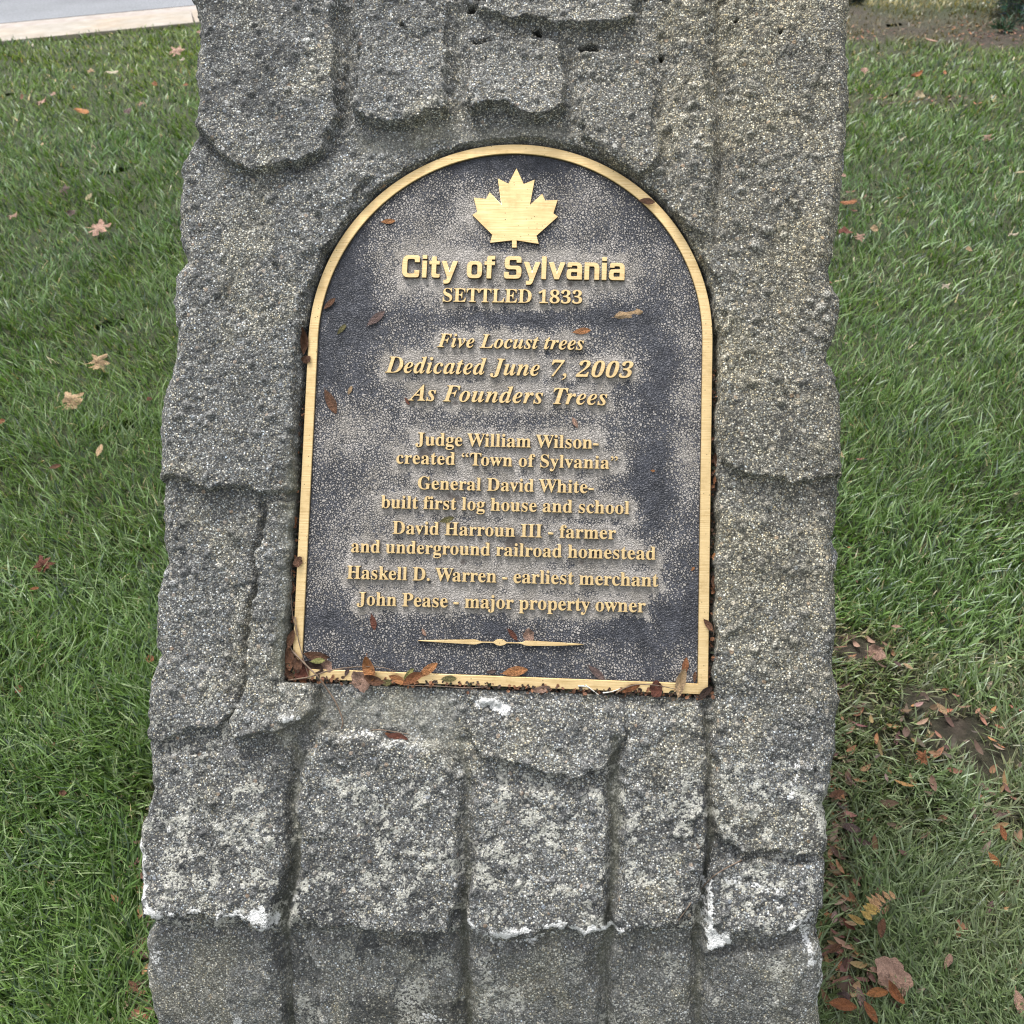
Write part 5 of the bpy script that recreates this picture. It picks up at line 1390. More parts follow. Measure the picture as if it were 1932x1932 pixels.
# the strip of pale, parched lawn beyond the planting bed
pale = ((v_ < 17 + 6 * t2) & (u_ > 1500))[:, None]
C = np.where(pale, np.array([.27, .26, .13]) * g.uniform(.6, 1.2, (n, 1)), C)
bed = (np.exp(-((v_ - 48) / 34.) ** 4) * (u_ > 1500) * .9)[:, None]
C = C * (1 - bed) + bed * np.array([.11, .085, .05]) * g.uniform(.5, 1.3, (n, 1))
olive = (sstep(330, 60, v_) * np.where(u_ < 900, .55, .25))[:, None]
C = C * (1 - olive) + olive * C * np.array([1.55, 1.22, .95])
blue = (np.maximum(sstep(.1, .9, fbm(X, Y, .5, 2, 590)) * .6, .7 * sstep(1150, 1400, v_) * (X > 0)))[:, None]
C = C * (1 - blue) + blue * C * np.array([.95, 1.05, 1.22])
sage = (.75 * sstep(1150, 1450, v_ + 60 * t2) * (X > 0))[:, None]
C = C * (1 - sage) + sage * (C * .45 + np.array([.125, .142, .088]) * g.uniform(.5, 1.5, (n, 1)))
wornb = np.clip(bare * 1.3, 0, 1)[:, None]
C = C * (1 - wornb) + wornb * (C * .5 + np.array([.10, .09, .05]) * g.uniform(.5, 1.5, (n, 1)))
C = C * g.uniform(.72, 1.42, (n, 1))
zg = np.minimum(0.004, 0.010 * fbm(X, Y, .6, 3, 510) - .006) - .004


def build(sel, lev):
    idx = np.where(sel)[0]
    m = len(idx)
    P = []
    cc = []
    for t in lev:
        prog = t ** 1.6
        cx = X[idx] + dxn[idx] * lean[idx] * prog + curl[idx] * h[idx] * sxn[idx] * t * t * .5
        cy = Y[idx] + dyn[idx] * lean[idx] * prog + curl[idx] * h[idx] * syn[idx] * t * t * .5
        droop = np.clip(lean[idx] / h[idx] - .8, 0, 1) * .45
        cz = zg[idx] + h[idx] * (t - droop * t * t)
        wv = wd_[idx] * (1.0 - .25 * t) if t < 1 else None
        shade = np.array([1.25, 1.12, 1.0]) * (.95) if t == 0 else np.ones(3)
        if t < 1:
            for sg in (-1, 1):
                P.append(np.stack([cx + sg * sxn[idx] * wv, cy + sg * syn[idx] * wv, cz + (.15 * wv if sg > 0 else -.15 * wv)], -1)); cc.append(C[idx] * shade)
        else:
            P.append(np.stack([cx, cy, cz], -1)); cc.append(C[idx] * np.array([1.25, 1.15, 1.1]))
    nv = len(P)
    Vb_ = np.stack(P, 1).reshape(-1, 3)
    Cb = np.stack(cc, 1).reshape(-1, 3)
    base_ = (np.arange(m) * nv)[:, None]
    q = []
    for L_ in range(len(lev) - 2):
        q.append(base_ + np.array([2 * L_, 2 * L_ + 1, 2 * L_ + 3, 2 * L_ + 2]))
    Qb_ = np.concatenate(q, 0)
    Tb = base_ + np.array([nv - 3, nv - 2, nv - 1])
    return Vb_, Qb_, Tb, Cb


va, qa, ta, ca1 = build(r < 1.9, [0, .38, .72, 1])
vb, qb, tb, cb1 = build(r >= 1.9, [0, .55, 1])
s = N('grass_blade')
ac = s.attr('col').outputs['Color']
df = s.n('ShaderNodeBsdfDiffuse'); s.l(ac, df.inputs[0])
tr = s.n('ShaderNodeBsdfTranslucent'); s.l(s.mix(1.0, ac, (1.3, 1.35, .7), 'MULTIPLY'), tr.inputs[0])
gl = s.n('ShaderNodeBsdfGlossy'); gl.inputs['Roughness'].default_value = .42; gl.inputs[0].default_value = (.9, .95, 1, 1)
m1 = s.n('ShaderNodeMixShader'); m1.inputs[0].default_value = .2; s.l(df.outputs[0], m1.inputs[1]); s.l(tr.outputs[0], m1.inputs[2])
m2 = s.n('ShaderNodeMixShader'); m2.inputs[0].default_value = .05; s.l(m1.outputs[0], m2.inputs[1]); s.l(gl.outputs[0], m2.inputs[2])
s.l(m2.outputs[0], s.t.nodes['Material Output'].inputs['Surface'])
MGR = s.m
me = np_mesh('grass', np.concatenate([va, vb]), Q=np.concatenate([qa, qb + len(va)]), T=np.concatenate([ta, tb + len(va)]), mats=[MGR], smooth=True,
             cattrs=dict(col=np.concatenate([ca1, cb1])))
go = link('grass', me)
tag(go, 'mown green lawn grass growing round the stone marker', 'grass', kind='stuff')
print('blades', n, 'tris', 2 * (len(qa) + len(qb)) + len(ta) + len(tb))


# ---------------------------------------------------------------- fallen leaves, twigs, debris
s = N('dry_leaf')
oi = s.n('ShaderNodeObjectInfo')
co = s.coord('Object')
var = s.ramp(s.noise(co, 5, 5, .7), [(.3, (.55, .52, .50)), (.5, (1, 1, 1)), (.72, (1.35, 1.3, 1.25))])
c_ = s.mix(1.0, oi.outputs['Color'], var, 'MULTIPLY')
rib = s.attr('rib').outputs['Fac']
c_ = s.mix(s.math('MULTIPLY', rib, .45), c_, s.mix(1.0, c_, (1.7, 1.6, 1.4), 'MULTIPLY'))
s.b.inputs['Specular IOR Level'].default_value = .35
MLEAF = s.out(c_, .62, s.bump(s.noise(co, 9, 5, .7), .03))


def leaflet_mesh(curl, fold, bend, seed, wavy=.0):
    """unit leaflet, 1 long, about 0.36 wide; stalk end at -x"""
    q = random.Random(seed)
    V, F, R_ = [], [], []
    n_ = 12
    for i in range(n_ + 1):
        t = i / n_
        x = t - .5
        w_ = .19 * math.sin(math.pi * min(1, t * .97 + .015)) ** .72 * (1 + .15 * (t - .5))
        for j, s_ in enumerate((-1, -.5, 0, .5, 1)):
            y = s_ * w_ + .10 * bend * math.sin(math.pi * t) + (q.uniform(-.006, .006) if abs(s_) == 1 else 0)
            z = curl * (4 * (t - .5) ** 2) * .25 + fold * abs(s_) * w_ + wavy * math.sin(9 * t + s_ * 2 + seed) * .05 * abs(s_)
            V.append((x, y, z)); R_.append(1.0 if s_ == 0 else 0.0)
    for i in range(n_):
        for j in range(4):
            a = i * 5 + j
            F.append((a, a + 5, a + 6, a + 1))
    # short stalk
    k = len(V)
    V += [(-.5, -.008, 0), (-.5, .008, 0), (-.62, .01 * seed % .04, .02), (-.62, .01 * seed % .04 - .012, .02)]
    R_ += [1, 1, 1, 1]
    F.append((k, k + 1, k + 2, k + 3))
    me = py_mesh('leaf', V, F, [MLEAF], True)
    at = me.attributes.new('rib', 'FLOAT', 'POINT'); at.data.foreach_set('value', R_)
    return me


def lobed_mesh(seed, lobes=5, crumple=.12, sharp=1.0, round_=False):
    """unit crumpled leaf with pointed lobes (or a rounded one)"""
    q = random.Random(seed)
    n_ = 60
    V = [(-.28, 0, 0)]; R_ = [1.0]
    rings = 5
    phs = [q.uniform(0, 6.28) for _ in range(6)]
    for k in range(1, rings + 1):
        for i in range(n_):
            a = 2 * math.pi * i / n_
            if round_:
                rad = .40 + .05 * math.sin(2 * a + phs[0]) + .03 * math.sin(5 * a + phs[1]) + .018 * math.sin(11 * a + phs[2])
            else:
                la = abs(((a / (2 * math.pi) * (lobes + 1)) % 1) - .5) * 2
                rad = .24 + .26 * (1 - la) ** 1.1 * (1.15 if abs(math.sin(a / 2)) < .8 else .8) + .035 * math.sin(17 * a + phs[2])
                if abs(a - math.pi) < .35: rad *= .55
            rr_ = rad * k / rings
            x = -.12 + rr_ * math.cos(a) * 1.1; y = rr_ * math.sin(a)
            z = crumple * (.5 * math.sin(6 * x + phs[3]) * math.cos(7 * y + phs[4]) + .35 * math.sin(14 * x * y + 9 * y + phs[5])) + crumple * .6 * (rr_ / .5) ** 2 * math.sin(2 * a + phs[1]) + crumple * .5 * (rr_ / .5) ** 3 * math.sin(5 * a + phs[2])
            V.append((x, y, z)); R_.append(1.0 if (abs(((a / (2 * math.pi) * (lobes + 1)) % 1) - .5) < .06 and not round_) else 0.0)
    F = [(0, 1 + i, 1 + (i + 1) % n_) for i in range(n_)]
    for k in range(rings - 1):
        for i in range(n_):
            a = 1 + k * n_ + i; b = 1 + k * n_ + (i + 1) % n_
            F.append((a, a + n_, b + n_, b))
    k = len(V)
    V += [(-.3, -.01, 0), (-.3, .012, 0), (-.75, .06, .05), (-.75, .045, .05)]; R_ += [1] * 4
    F.append((k, k + 1, k + 2, k + 3))
    me = py_mesh('leaf', V, F, [MLEAF], True)
    at = me.attributes.new('rib', 'FLOAT', 'POINT'); at.data.foreach_set('value', R_)
    return me


LM = {
    'a': leaflet_mesh(.15, .15, .1, 1), 'b': leaflet_mesh(.5, .45, .3, 2), 'c': leaflet_mesh(.9, .9, -.4, 3, .5), 'd': leaflet_mesh(-.3, .25, -.25, 4, .4), 'e': leaflet_mesh(.3, -.35, .8, 5, .6),
    'k': lobed_mesh(11, 5, .16, round_=True), 'm': lobed_mesh(12, 5, .13), 'n': lobed_mesh(13, 5, .22), 'o': lobed_mesh(15, 7, .18), 'r': lobed_mesh(29, 5, .13, round_=True), 'q': lobed_mesh(17, 5, .10, round_=True),
}
COLS = {'brown': (.24, .12, .07), 'dark': (.075, .045, .035), 'rust': (.44, .18, .08), 'orange': (.60, .27, .11), 'tan': (.66, .46, .27), 'pink': (.60, .38, .29), 'pale': (.70, .60, .46),
        'olive': (.24, .22, .09), 'green': (.42, .42, .15), 'mauve': (.22, .15, .14), 'red': (.24, .085, .055), 'gold': (.62, .42, .14), 'straw': (.55, .46, .28)}


def leaf(kind, label, colr, mat, L, ang, wr=1.0, cat='leaf', group=None, tilt=(0, 0), thick=1.0, name='leaf'):
    o = link(name, LM[kind])
    o.color = (*COLS[colr], 1)
    R3 = Matrix.Rotation(ang, 4, 'Z') @ Matrix.Rotation(tilt[0], 4, 'X') @ Matrix.Rotation(tilt[1], 4, 'Y')
    o.matrix_world = mat @ R3 @ Matrix.Diagonal((L, L * wr, L * thick, 1))
    tag(o, label, cat, group)
    return o


PXM = 0.00059
GP = 'small fallen leaves on the plaque and in its recess'
PL = [  # u, v, length px, angle deg, width ratio, z mm, mesh, colour, label
    (733, 418, 27, 6, 1.0, 0, 'a', 'orange', 'orange leaflet on the dark panel left of the maple leaf emblem'),
    (1221, 380, 29, -6, 1.1, 3.5, 'a', 'brown', 'brown leaflet lying across the upper right of the gold rim'),
    (718, 354, 24, 22, .9, 1, 'b', 'tan', 'tan leaf edge tucked under the upper left of the gold rim'),
    (710, 601, 42, 42, 1.0, 0, 'a', 'mauve', 'dull brown leaflet slanting left of the words SETTLED 1833'),
    (645, 620, 27, 52, .9, 0, 'd', 'olive', 'narrow yellow-green leaflet near the left rim below a brown one'),
    (622, 573, 30, 46, 1.0, .5, 'a', 'brown', 'brown leaflet against the inside of the left rim where the arch begins'),
    (1186, 594, 54, 14, 1.0, 0, 'e', 'tan', 'largest golden tan curled leaflet right of SETTLED 1833'),
    (1098, 625, 33, 8, 1.0, 0, 'a', 'orange', 'orange-brown leaflet just above the word trees'),
    (624, 758, 50, -62, 1.0, 0, 'a', 'brown', 'broad brown oval leaflet beside the left rim level with As Founders Trees'),
    (660, 736, 18, 70, 1.1, 0, 'd', 'tan', 'tiny tan leaflet right of the broad brown oval one'),
    (575, 645, 52, 96, .8, -2, 'c', 'brown', 'curled brown leaf wedged upright in the left gap beside the rim'),
    (579, 676, 18, 60, 1.2, 2, 'k', 'brown', 'small crumpled knob of leaf below the curled one in the left gap'),
    (768, 757, 17, -55, .9, 0, 'a', 'red', 'small faded reddish leaflet at the left foot of As Founders Trees'),
    (1085, 797, 22, -62, 1.0, 0, 'd', 'pink', 'small pinkish leaflet above the name Wilson'),
    (1232, 888, 8, 0, 1.6, 0, 'd', 'orange', 'tiny orange fleck near the right rim beside Town of Sylvania'),
    (843, 980, 28, 20, 1.0, 3.2, 'd', 'olive', 'olive tan leaflet resting above the name Harroun'),
    (704, 1174, 30, -74, 1.0, 0, 'a', 'red', 'reddish brown leaflet below John Pease at lower left'),
    (800, 1193, 16, -58, 1.1, 0, 'd', 'pink', 'tiny pinkish leaf bit above the left end of the ornament'),
    (967, 1197, 28, -48, .9, 0, 'a', 'red', 'slim red-brown leaflet touching the right side of the ornament centre'),
    (1000, 1201, 22, -18, 1.5, 1, 'k', 'pink', 'crumpled pinkish leaf bit just above the right arm of the ornament'),
    (1307, 1073, 9, 50, 1.4, 0, 'd', 'orange', 'tiny orange speck of leaf beside the right rim level with Haskell'),
    (563, 1062, 20, -60, 1.2, 3, 'k', 'brown', 'crumpled brown scrap on the left rim level with homestead'),
    (550, 1206, 36, 78, 1.0, 2, 'b', 'brown', 'brown leaflet leaning on the left rim near its lower end'),
    (546, 1243, 44, -80, 1.1, 1, 'b', 'brown', 'longer brown leaflet standing in the lower left corner of the recess'),
    (598, 1238, 50, -8, 1.0, 1, 'd', 'brown', 'dark reddish leaf lying along the panel in the lower left corner'),
    (600, 1247, 28, 8, 1.0, 4, 'a', 'green', 'yellow-green leaflet on top of the dark ones in the lower left corner'),
    (590, 1259, 46, -14, 1.3, 1, 'b', 'dark', 'dark purplish leaf under the yellow-green one in the lower left corner'),
    (619, 1258, 24, -10, 1.4, 2, 'k', 'pink', 'pinkish crumpled leaf at the right end of the corner pile'),
    (572, 1268, 34, -30, 1.2, 5, 'k', 'red', 'crumpled reddish leaf on top of the pile in the lower left corner'),
    (563, 1254, 22, -15, 1.2, 6, 'k', 'brown', 'small crumpled brown leaf above the reddish one in the corner pile'),
    (533, 1281, 18, 70, 1.2, 0, 'b', 'orange', 'orange-brown leaf at the far lower left end of the recess'),
    (548, 1272, 26, -50, 1.1, 2, 'c', 'brown', 'folded brown leaf between the corner pile and the left wall of the recess'),
    (570, 1283, 24, -35, 1.0, 2, 'd', 'rust', 'rust leaflet at the bottom of the corner pile'),
    (655, 1267, 20, 70, 1.0, 3.5, 'a', 'mauve', 'small purplish leaflet across the lower rim right of the corner pile'),
    (699, 1261, 46, -68, 1.3, 3.5, 'c', 'orange', 'curled orange-brown leaf standing up across the lower rim'),
    (684, 1284, 34, 22, 1.5, 3, 'k', 'pink', 'pale brown rounded leaf at the foot of the curled orange one'),
    (706, 1282, 38, -15, 1.2, 5, 'c', 'brown', 'dark brown cupped leaf under the curled orange one on the lower rim'),
    (729, 1287, 24, 0, 1.3, 0, 'd', 'olive', 'dull olive leaf in the gap right of the cupped brown leaf'),
    (750, 1283, 34, -22, 1.1, 4, 'b', 'orange', 'pointed orange-brown leaflet on the lower rim left of the yellow-green one'),
    (771, 1271, 26, 50, 1.0, 4, 'd', 'green', 'yellow-green leaflet on the lower rim between orange ones'),
    (779, 1280, 42, 33, 1.1, 5, 'b', 'rust', 'rust leaflet overlapping the lower rim below the yellow-green one'),
    (808, 1264, 42, 40, 1.0, 5, 'a', 'orange', 'bright orange leaflet pointing up right from the lower rim'),
    (847, 1281, 28, 6, 1.1, 3.5, 'a', 'olive', 'olive brown leaflet lying alone on the lower rim'),
    (927, 1267, 20, 10, 1.0, 0, 'd', 'mauve', 'faded purplish leaflet just above the lower rim left of centre'),
    (972, 1267, 46, 12, 1.0, 1, 'a', 'orange', 'orange-brown leaflet along the lower rim near its middle'),
    (1126, 1270, 38, -38, .9, 0, 'a', 'mauve', 'faded brown leaflet pressed flat above the lower rim right of centre'),
    (1285, 1288, 52, 80, .9, 5, 'b', 'tan', 'tan folded leaf standing on the lower rim near the right corner'),
    (1292, 1258, 34, 82, .9, 1, 'd', 'rust', 'rust leaf above the tan folded one near the right corner'),
    (1311, 1277, 20, 88, .9, 0, 'a', 'brown', 'small brown leaflet inside the lower right corner of the rim'),
    (1241, 1302, 26, -25, 1.4, 2, 'k', 'red', 'ragged dark red leaf hanging over the lower rim near the right corner'),
    (1330, 1308, 36, 48, .9, 2, 'b', 'dark', 'dark curled leaf at the outer lower right corner of the rim'),
    (1021, 1300, 34, 14, 1.0, 1, 'd', 'pink', 'pinkish brown leaflet under the lower rim just right of centre'),
    (1190, 1299, 34, 24, .9, 1, 'b', 'rust', 'rust leaf among the fibres under the lower rim'),
    (1336, 1180, 26, -52, 1.1, 1, 'b', 'brown', 'brown leaf on the right rim near its lower end'),
    (1351, 790, 22, 84, .9, -6, 'b', 'brown', 'brown leaf in the right gap level with Founders'),
    (1350, 868, 26, 96, .9, -6, 'c', 'brown', 'curled brown leaf in the right gap level with Town of Sylvania'),
    (1349, 905, 18, 80, .9, -5, 'a', 'rust', 'rust leaflet in the right gap level with General David White'),
    (1347, 1050, 14, 84, 1.2, -3, 'a', 'orange', 'small orange leaf in the right gap level with homestead'),
    (1346, 1098, 24, 96, .9, -5, 'b', 'brown', 'brown leaf in the right gap level with merchant'),
    (557, 985, 22, 84, .9, -5, 'b', 'rust', 'rust leaf in the left gap level with Harroun'),
    (553, 1110, 26, 92, .9, -5, 'c', 'brown', 'curled brown leaf in the left gap level with John Pease'),
]
PL2 = []
for i, (u, v, L, an, wr, z, mk, cl, lb) in enumerate(PL):
    inside = plaque_sd(np.array(on_face(u, v)[0]), np.array(on_face(u, v)[1]), -RW) > 0
    zz = (PZ + .0008 if inside else .0006) + z * .001
    x, y = on_face(u, v, zz)
    leaf(mk, lb, cl, FM @ Matrix.Translation((x, y, zz)), L * PXM * 1.02, math.radians(an - 1.8), wr, group=GP,
         tilt=(random.uniform(-.12, .12), random.uniform(-.08, .08)), thick=.8)


def stone_at(u, v):
    """point of the stone's surface seen at a photo position, and its row normal"""
    Pp, Vq = project(front)
    d = (Pp - u) ** 2 + (Vq - v) ** 2
    k = int(np.argmin(d)); i, j = divmod(k, NC)
    return front[i, j], nrm[i]


_pu, _pv = project(front)


def stone_at(u, v):
    k = int(np.argmin((_pu - u) ** 2 + (_pv - v) ** 2)); i, j = divmod(k, NC)
    return front[i, j], nrm[i]


for (u, v, L, an, mk, cl, lb) in [(752, 1390, 40, -8, 'a', 'red', 'red-brown leaflet on the stone below the plaque under a short twig'),
                                  (737, 1387, 20, -22, 'd', 'rust', 'small rust leaflet beside the red-brown one on the stone below the plaque')]:
    p, nn = stone_at(u, v)
    m = FM.copy(); q = p + nn * .004
    m.translation = Vector(q)
    leaf(mk, lb, cl, m, L * PXM, math.radians(an), 1, group='leaflets lying on the stone')

# twigs
s = N('twig_bark')
MTW = s.out(s.ramp(s.noise(s.coord(), 120, 4), [(.3, (.10, .07, .05)), (.7, (.24, .17, .12))]), .8)
s = N('pale_fibre')
MFI = s.out(s.ramp(s.noise(s.coord(), 120, 4), [(.3, (.5, .47, .40)), (.7, (.75, .73, .68))]), .8)


def tube(name, pts, rad, mat, label, cat='twig', group=None, taper=.5, parent=None):
    P = [Vector(p) for p in pts]
    # smooth
    Q_ = []
    for i in range(len(P) - 1):
        p0 = P[max(0, i - 1)]; p1 = P[i]; p2 = P[i + 1]; p3 = P[min(len(P) - 1, i + 2)]
        for k in range(5):
            t = k / 5
            Q_.append(.5 * ((2 * p1) + (p2 - p0) * t + (2 * p0 - 5 * p1 + 4 * p2 - p3) * t * t + (-p0 + 3 * p1 - 3 * p2 + p3) * t ** 3))
    Q_.append(P[-1])
    V, F = [], []
    m = 6
    for i, p in enumerate(Q_):
        d = (Q_[min(i + 1, len(Q_) - 1)] - Q_[max(0, i - 1)]).normalized()
        a = d.orthogonal().normalized(); b = d.cross(a)
        rr_ = rad * (1 - (1 - taper) * i / len(Q_)) * (1 + .18 * math.sin(i * 2.3))
        for k in range(m):
            an = 2 * math.pi * k / m
            V.append(p + a * math.cos(an) * rr_ + b * math.sin(an) * rr_)
    for i in range(len(Q_) - 1):
        for k in range(m):
            F.append((i * m + k, i * m + (k + 1) % m, (i + 1) * m + (k + 1) % m, (i + 1) * m + k))
    F.append(tuple(range(m - 1, -1, -1))); F.append(tuple((len(Q_) - 1) * m + k for k in range(m)))
    o = link(name, py_mesh(name, V, F, [mat], True), parent)
    if label: tag(o, label, cat, group)
    return o


def z3(x, y): return ((680 + x * .28986) / K, (1560 + y * .28986) / K)
def z4(x, y): return ((1240 + x * .3106) / K, (1560 + y * .3106) / K)
def fpt(u, v, z):
    x, y = on_face(u, v, z); return tuple(ORG + L2W @ np.array([x, y, z]))
def spt(u, v, off=.002):
    p, nn = stone_at(u, v); return tuple(p + nn * off)


TG = 'thin twigs caught round the plaque'
tube('twig', [fpt(*z3(200, -60), .002), fpt(*z3(225, 120), .003), fpt(*z3(262, 270), .004), fpt(*z3(300, 400), .005), fpt(*z3(332, 505), .003)], .0007, MTW,
     'straight thin leaf stalk lying down the lower left rim', group=TG)
tube('twig', [fpt(*z3(125, 130), .002), fpt(*z3(175, 230), .003), fpt(*z3(300, 360), .007), fpt(*z3(400, 460), .008), spt(*z3(500, 570), .006), spt(*z3(575, 700), .004), spt(*z3(610, 830), .003), spt(*z3(600, 900), .002)],
     .0011, MTW, 'long curved stem leaving the lower left corner and hanging over the stone below', group=TG, taper=.7)
tube('twig', [fpt(*z3(140, 485), .004), fpt(*z3(330, 455), .006), fpt(*z3(480, 405), .006), fpt(*z3(620, 380), .003), fpt(*z3(800, 368), .002), fpt(*z3(960, 378), .001), fpt(*z3(1080, 412), .001)], .0008, MTW,
     'bowed twig running right from the lower left corner above the lower rim', group=TG)
tube('twig', [fpt(*z3(1140, 528), .0), fpt(*z3(1400, 535), .002), fpt(*z3(1700, 552), .002), fpt(*z3(1860, 540), .001)], .0006, MTW, 'straight thin stalk along the underside of the lower rim', group=TG)
tube('twig', [fpt(*z4(960, 562), .001), fpt(*z4(1050, 510), .004), fpt(*z4(1150, 487), .004), fpt(*z4(1300, 495), .004), fpt(*z4(1460, 528), .002)], .0007, MTW, 'curved reddish stalk over the lower rim near the right corner', group=TG)
tube('twig', [spt(*z3(860, 925), .003), spt(*z3(900, 912), .006), spt(*z3(1000, 915), .007), spt(*z3(1200, 940), .005)], .0008, MTW, 'short twig above the red-brown leaflet on the stone below the plaque', group=TG)
tube('twig', [spt(1398, 1621, .003), spt(1353, 1644, .004), spt(1322, 1674, .004), spt(1294, 1714, .004), spt(1274, 1742, .003)], .0007, MTW, 'thin arched stem clinging to the stone at lower right', group=TG)
tube('twig', [fpt(550, 1075, -.004), fpt(549, 1110, -.003), fpt(552, 1160, 0.0), fpt(561, 1200, .003)], .0007, MTW, 'dark stalk in the left gap above the corner pile', group=TG)
tube('twig', [fpt(1352, 1130, -.004), fpt(1350, 1160, -.003), fpt(1346, 1200, -.002)], .0006, MTW, 'dark stalk in the right gap above the lower corner', group=TG)
for q, pts in enumerate([[(720, 492), (760, 520), (830, 574)], [(660, 500), (730, 505), (800, 548)], [(860, 555), (930, 545), (1000, 520)]]):
    tube('plant_fibre', [fpt(*z4(x, y), .001) for x, y in pts], .0008, MFI, ['white fibre crossing the lower rim right of centre', 'shorter white fibre beside the crossing one under the lower rim', 'pale fibre trailing right under the lower rim'][q], 'fibre')

# crumbs of soil and leaf packed into the gap round the plaque: nobody could count them
g = np.random.default_rng(3)
V, F, Cc = [], [], []


def shard(p, nx_, ny_, nz_, L, W, c):
    k = len(V)
    an = g.uniform(0, 6.28)
    a = nx_ * math.cos(an) + ny_ * math.sin(an); b = -nx_ * math.sin(an) + ny_ * math.cos(an)
    tl = g.uniform(-.5, .5); a = a + nz_ * tl; b = b + nz_ * g.uniform(-.5, .5)
    pts = [(-.5, 0, 0), (-.2, .5, .1), (.25, .42, .15), (.5, 0, 0), (.2, -.5, .1), (-.25, -.4, .05)]
    for x, y, z in pts:
        V.append(tuple(p + a * x * L + b * y * W + nz_ * z * L))
        Cc.append(c)
    F.append((k, k + 1, k + 2, k + 3)); F.append((k, k + 3, k + 4, k + 5))


ex, ey, ez = L2W[:, 0], L2W[:, 1], L2W[:, 2]
pal = [(.05, .034, .026), (.10, .055, .035), (.18, .085, .05), (.03, .026, .02), (.26, .12, .06), (.035, .04, .02)]
for k in range(1500):
    m_ = g.random()
    if m_ < .45:
        x = g.uniform(-PW / 2 - .008, PW / 2 + .006); y = -abs(g.normal(0, .0022)) - .0006; z = g.uniform(-.009, .0015)
        if g.random() < .25: y = g.uniform(-.001, .004); z = .0006
    elif m_ < .70:
        x = -PW / 2 - g.uniform(.001, .0075); y = g.random() ** 1.7 * .32; z = g.uniform(-.020, -.004)
    elif m_ < .86:
        x = PW / 2 + g.uniform(.001, .006); y = g.random() ** 1.3 * .36; z = g.uniform(-.020, -.004)
    else:
        x = -PW / 2 + g.normal(0, .008); y = abs(g.normal(0, .010)); z = g.uniform(-.006, .003)
    p = ORG + L2W @ np.array([x, y, z])
    L = g.uniform(.0015, .006)
    shard(p, ex, ey, ez, L, L * g.uniform(.4, .8), pal[int(g.integers(len(pal)))])
s = N('leaf_crumbs')
MCR = s.out(s.attr('col').outputs['Color'], .85)


def pyc(name, V, F, C, mat):
    me = py_mesh(name, V, F, [mat])
    at = me.attributes.new('col', 'FLOAT_COLOR', 'POINT')
    a4 = np.ones((len(V), 4), np.float32); a4[:, :3] = np.array(C)
    at.data.foreach_set('color', a4.ravel())
    return me


tag(link('leaf_debris', pyc('leaf_debris', V, F, Cc, MCR)), 'dark crumbs of leaf and soil packed in the gap around the plaque', 'leaf debris', kind='stuff')

# litter of small brown leaflets among the grass at the foot of the stone and on the bare patches
V, F, Cc = [], [], []
up = np.array([0, 0, 1.0]); e1 = np.array([1.0, 0, 0]); e2 = np.array([0, 1.0, 0])


def litter_leaf(x, y, z, L, c):
    an = g.uniform(0, 6.28); t1, t2_ = g.normal(0, .35, 2)
    a = np.array([math.cos(an), math.sin(an), t1]); b = np.array([-math.sin(an), math.cos(an), t2_])
    k = len(V); W = L * g.uniform(.28, .42); cu = g.uniform(.05, .25) * L; fo = g.uniform(.0, .5)
    for i, t in enumerate((-.5, -.3, 0, .3, .5)):
        w_ = W * .5 * math.cos(math.pi * t * .96) ** .7 if abs(t) < .5 else W * .04
        for s_ in (-1, 0, 1):
            p = np.array([x, y, z]) + a * t * L + b * s_ * w_ + up * (cu * 4 * t * t + fo * abs(s_) * w_)
            V.append(tuple(p)); Cc.append([q * (1.25 if s_ == 0 else 1) for q in c])
    for i in range(4):
        for j in range(2):
            v = k + i * 3 + j
            F.append((v, v + 3, v + 4, v + 1))


lp = [(.11, .06, .042), (.15, .08, .05), (.20, .11, .065), (.08, .052, .042), (.24, .16, .115), (.26, .13, .065), (.10, .065, .05)]
zones = [(1575, 1700, 22, 190, 80), (1620, 1860, 55, 70, 40), (1585, 1560, 18, 70, 26), (1640, 1240, 60, 30, 16), (1790, 1370, 90, 50, 36), (1890, 1580, 45, 100, 34), (1720, 1700, 150, 180, 22),
         (1700, 1450, 100, 90, 40), (290, 1720, 16, 110, 45), (278, 1900, 25, 50, 40), (250, 1800, 60, 120, 14), (1860, 60, 70, 16, 160), (1700, 60, 110, 16, 120), (1740, 190, 110, 8, 60), (1625, 66, 30, 10, 40),
         (1600, 900, 20, 260, 12), (1620, 380, 40, 14, 14), (1600, 1400, 20, 90, 20)]
for (cu, cv, ru, rv, nn_) in zones:
    for k in range(nn_):
        u = cu + g.normal(0, ru * .8); v = cv + g.normal(0, rv * .8)
        if v < 4: continue
        x, y = on_ground(u, v)
        if footprint(np.array(x), np.array(y)) < .012: continue
        if kerb_dist(x, y) > -.05: continue
        L = g.uniform(.014, .032)
        litter_leaf(x, y, g.uniform(.002, .016), L, [q * g.uniform(.8, 1.2) for q in lp[int(g.integers(len(lp)))]])
# close round the marker's foot, on both sides
row = int(np.argmin(np.abs(prof[:, 2] - 0.02)))
for k in range(230):
    j = int(g.integers(2, NSD - 8))
    sidep = ALL[row, -NSD + j] if g.random() < .55 else ALL[row, NSD - 1 - j]
    sg = 1 if sidep[0] > 0 else -1
    x = sidep[0] + sg * (.008 + abs(g.normal(0, .035))); y = sidep[1] + g.normal(0, .03)
    litter_leaf(x, y, g.uniform(.001, .012), g.uniform(.014, .03), [q * g.uniform(.7, 1.1) for q in lp[int(g.integers(len(lp)))]])
tag(link('leaf_litter', pyc('leaf_litter', V, F, Cc, MCR)), 'scattered small brown leaflets among the grass and on bare soil beside the stone', 'leaf litter', kind='stuff')

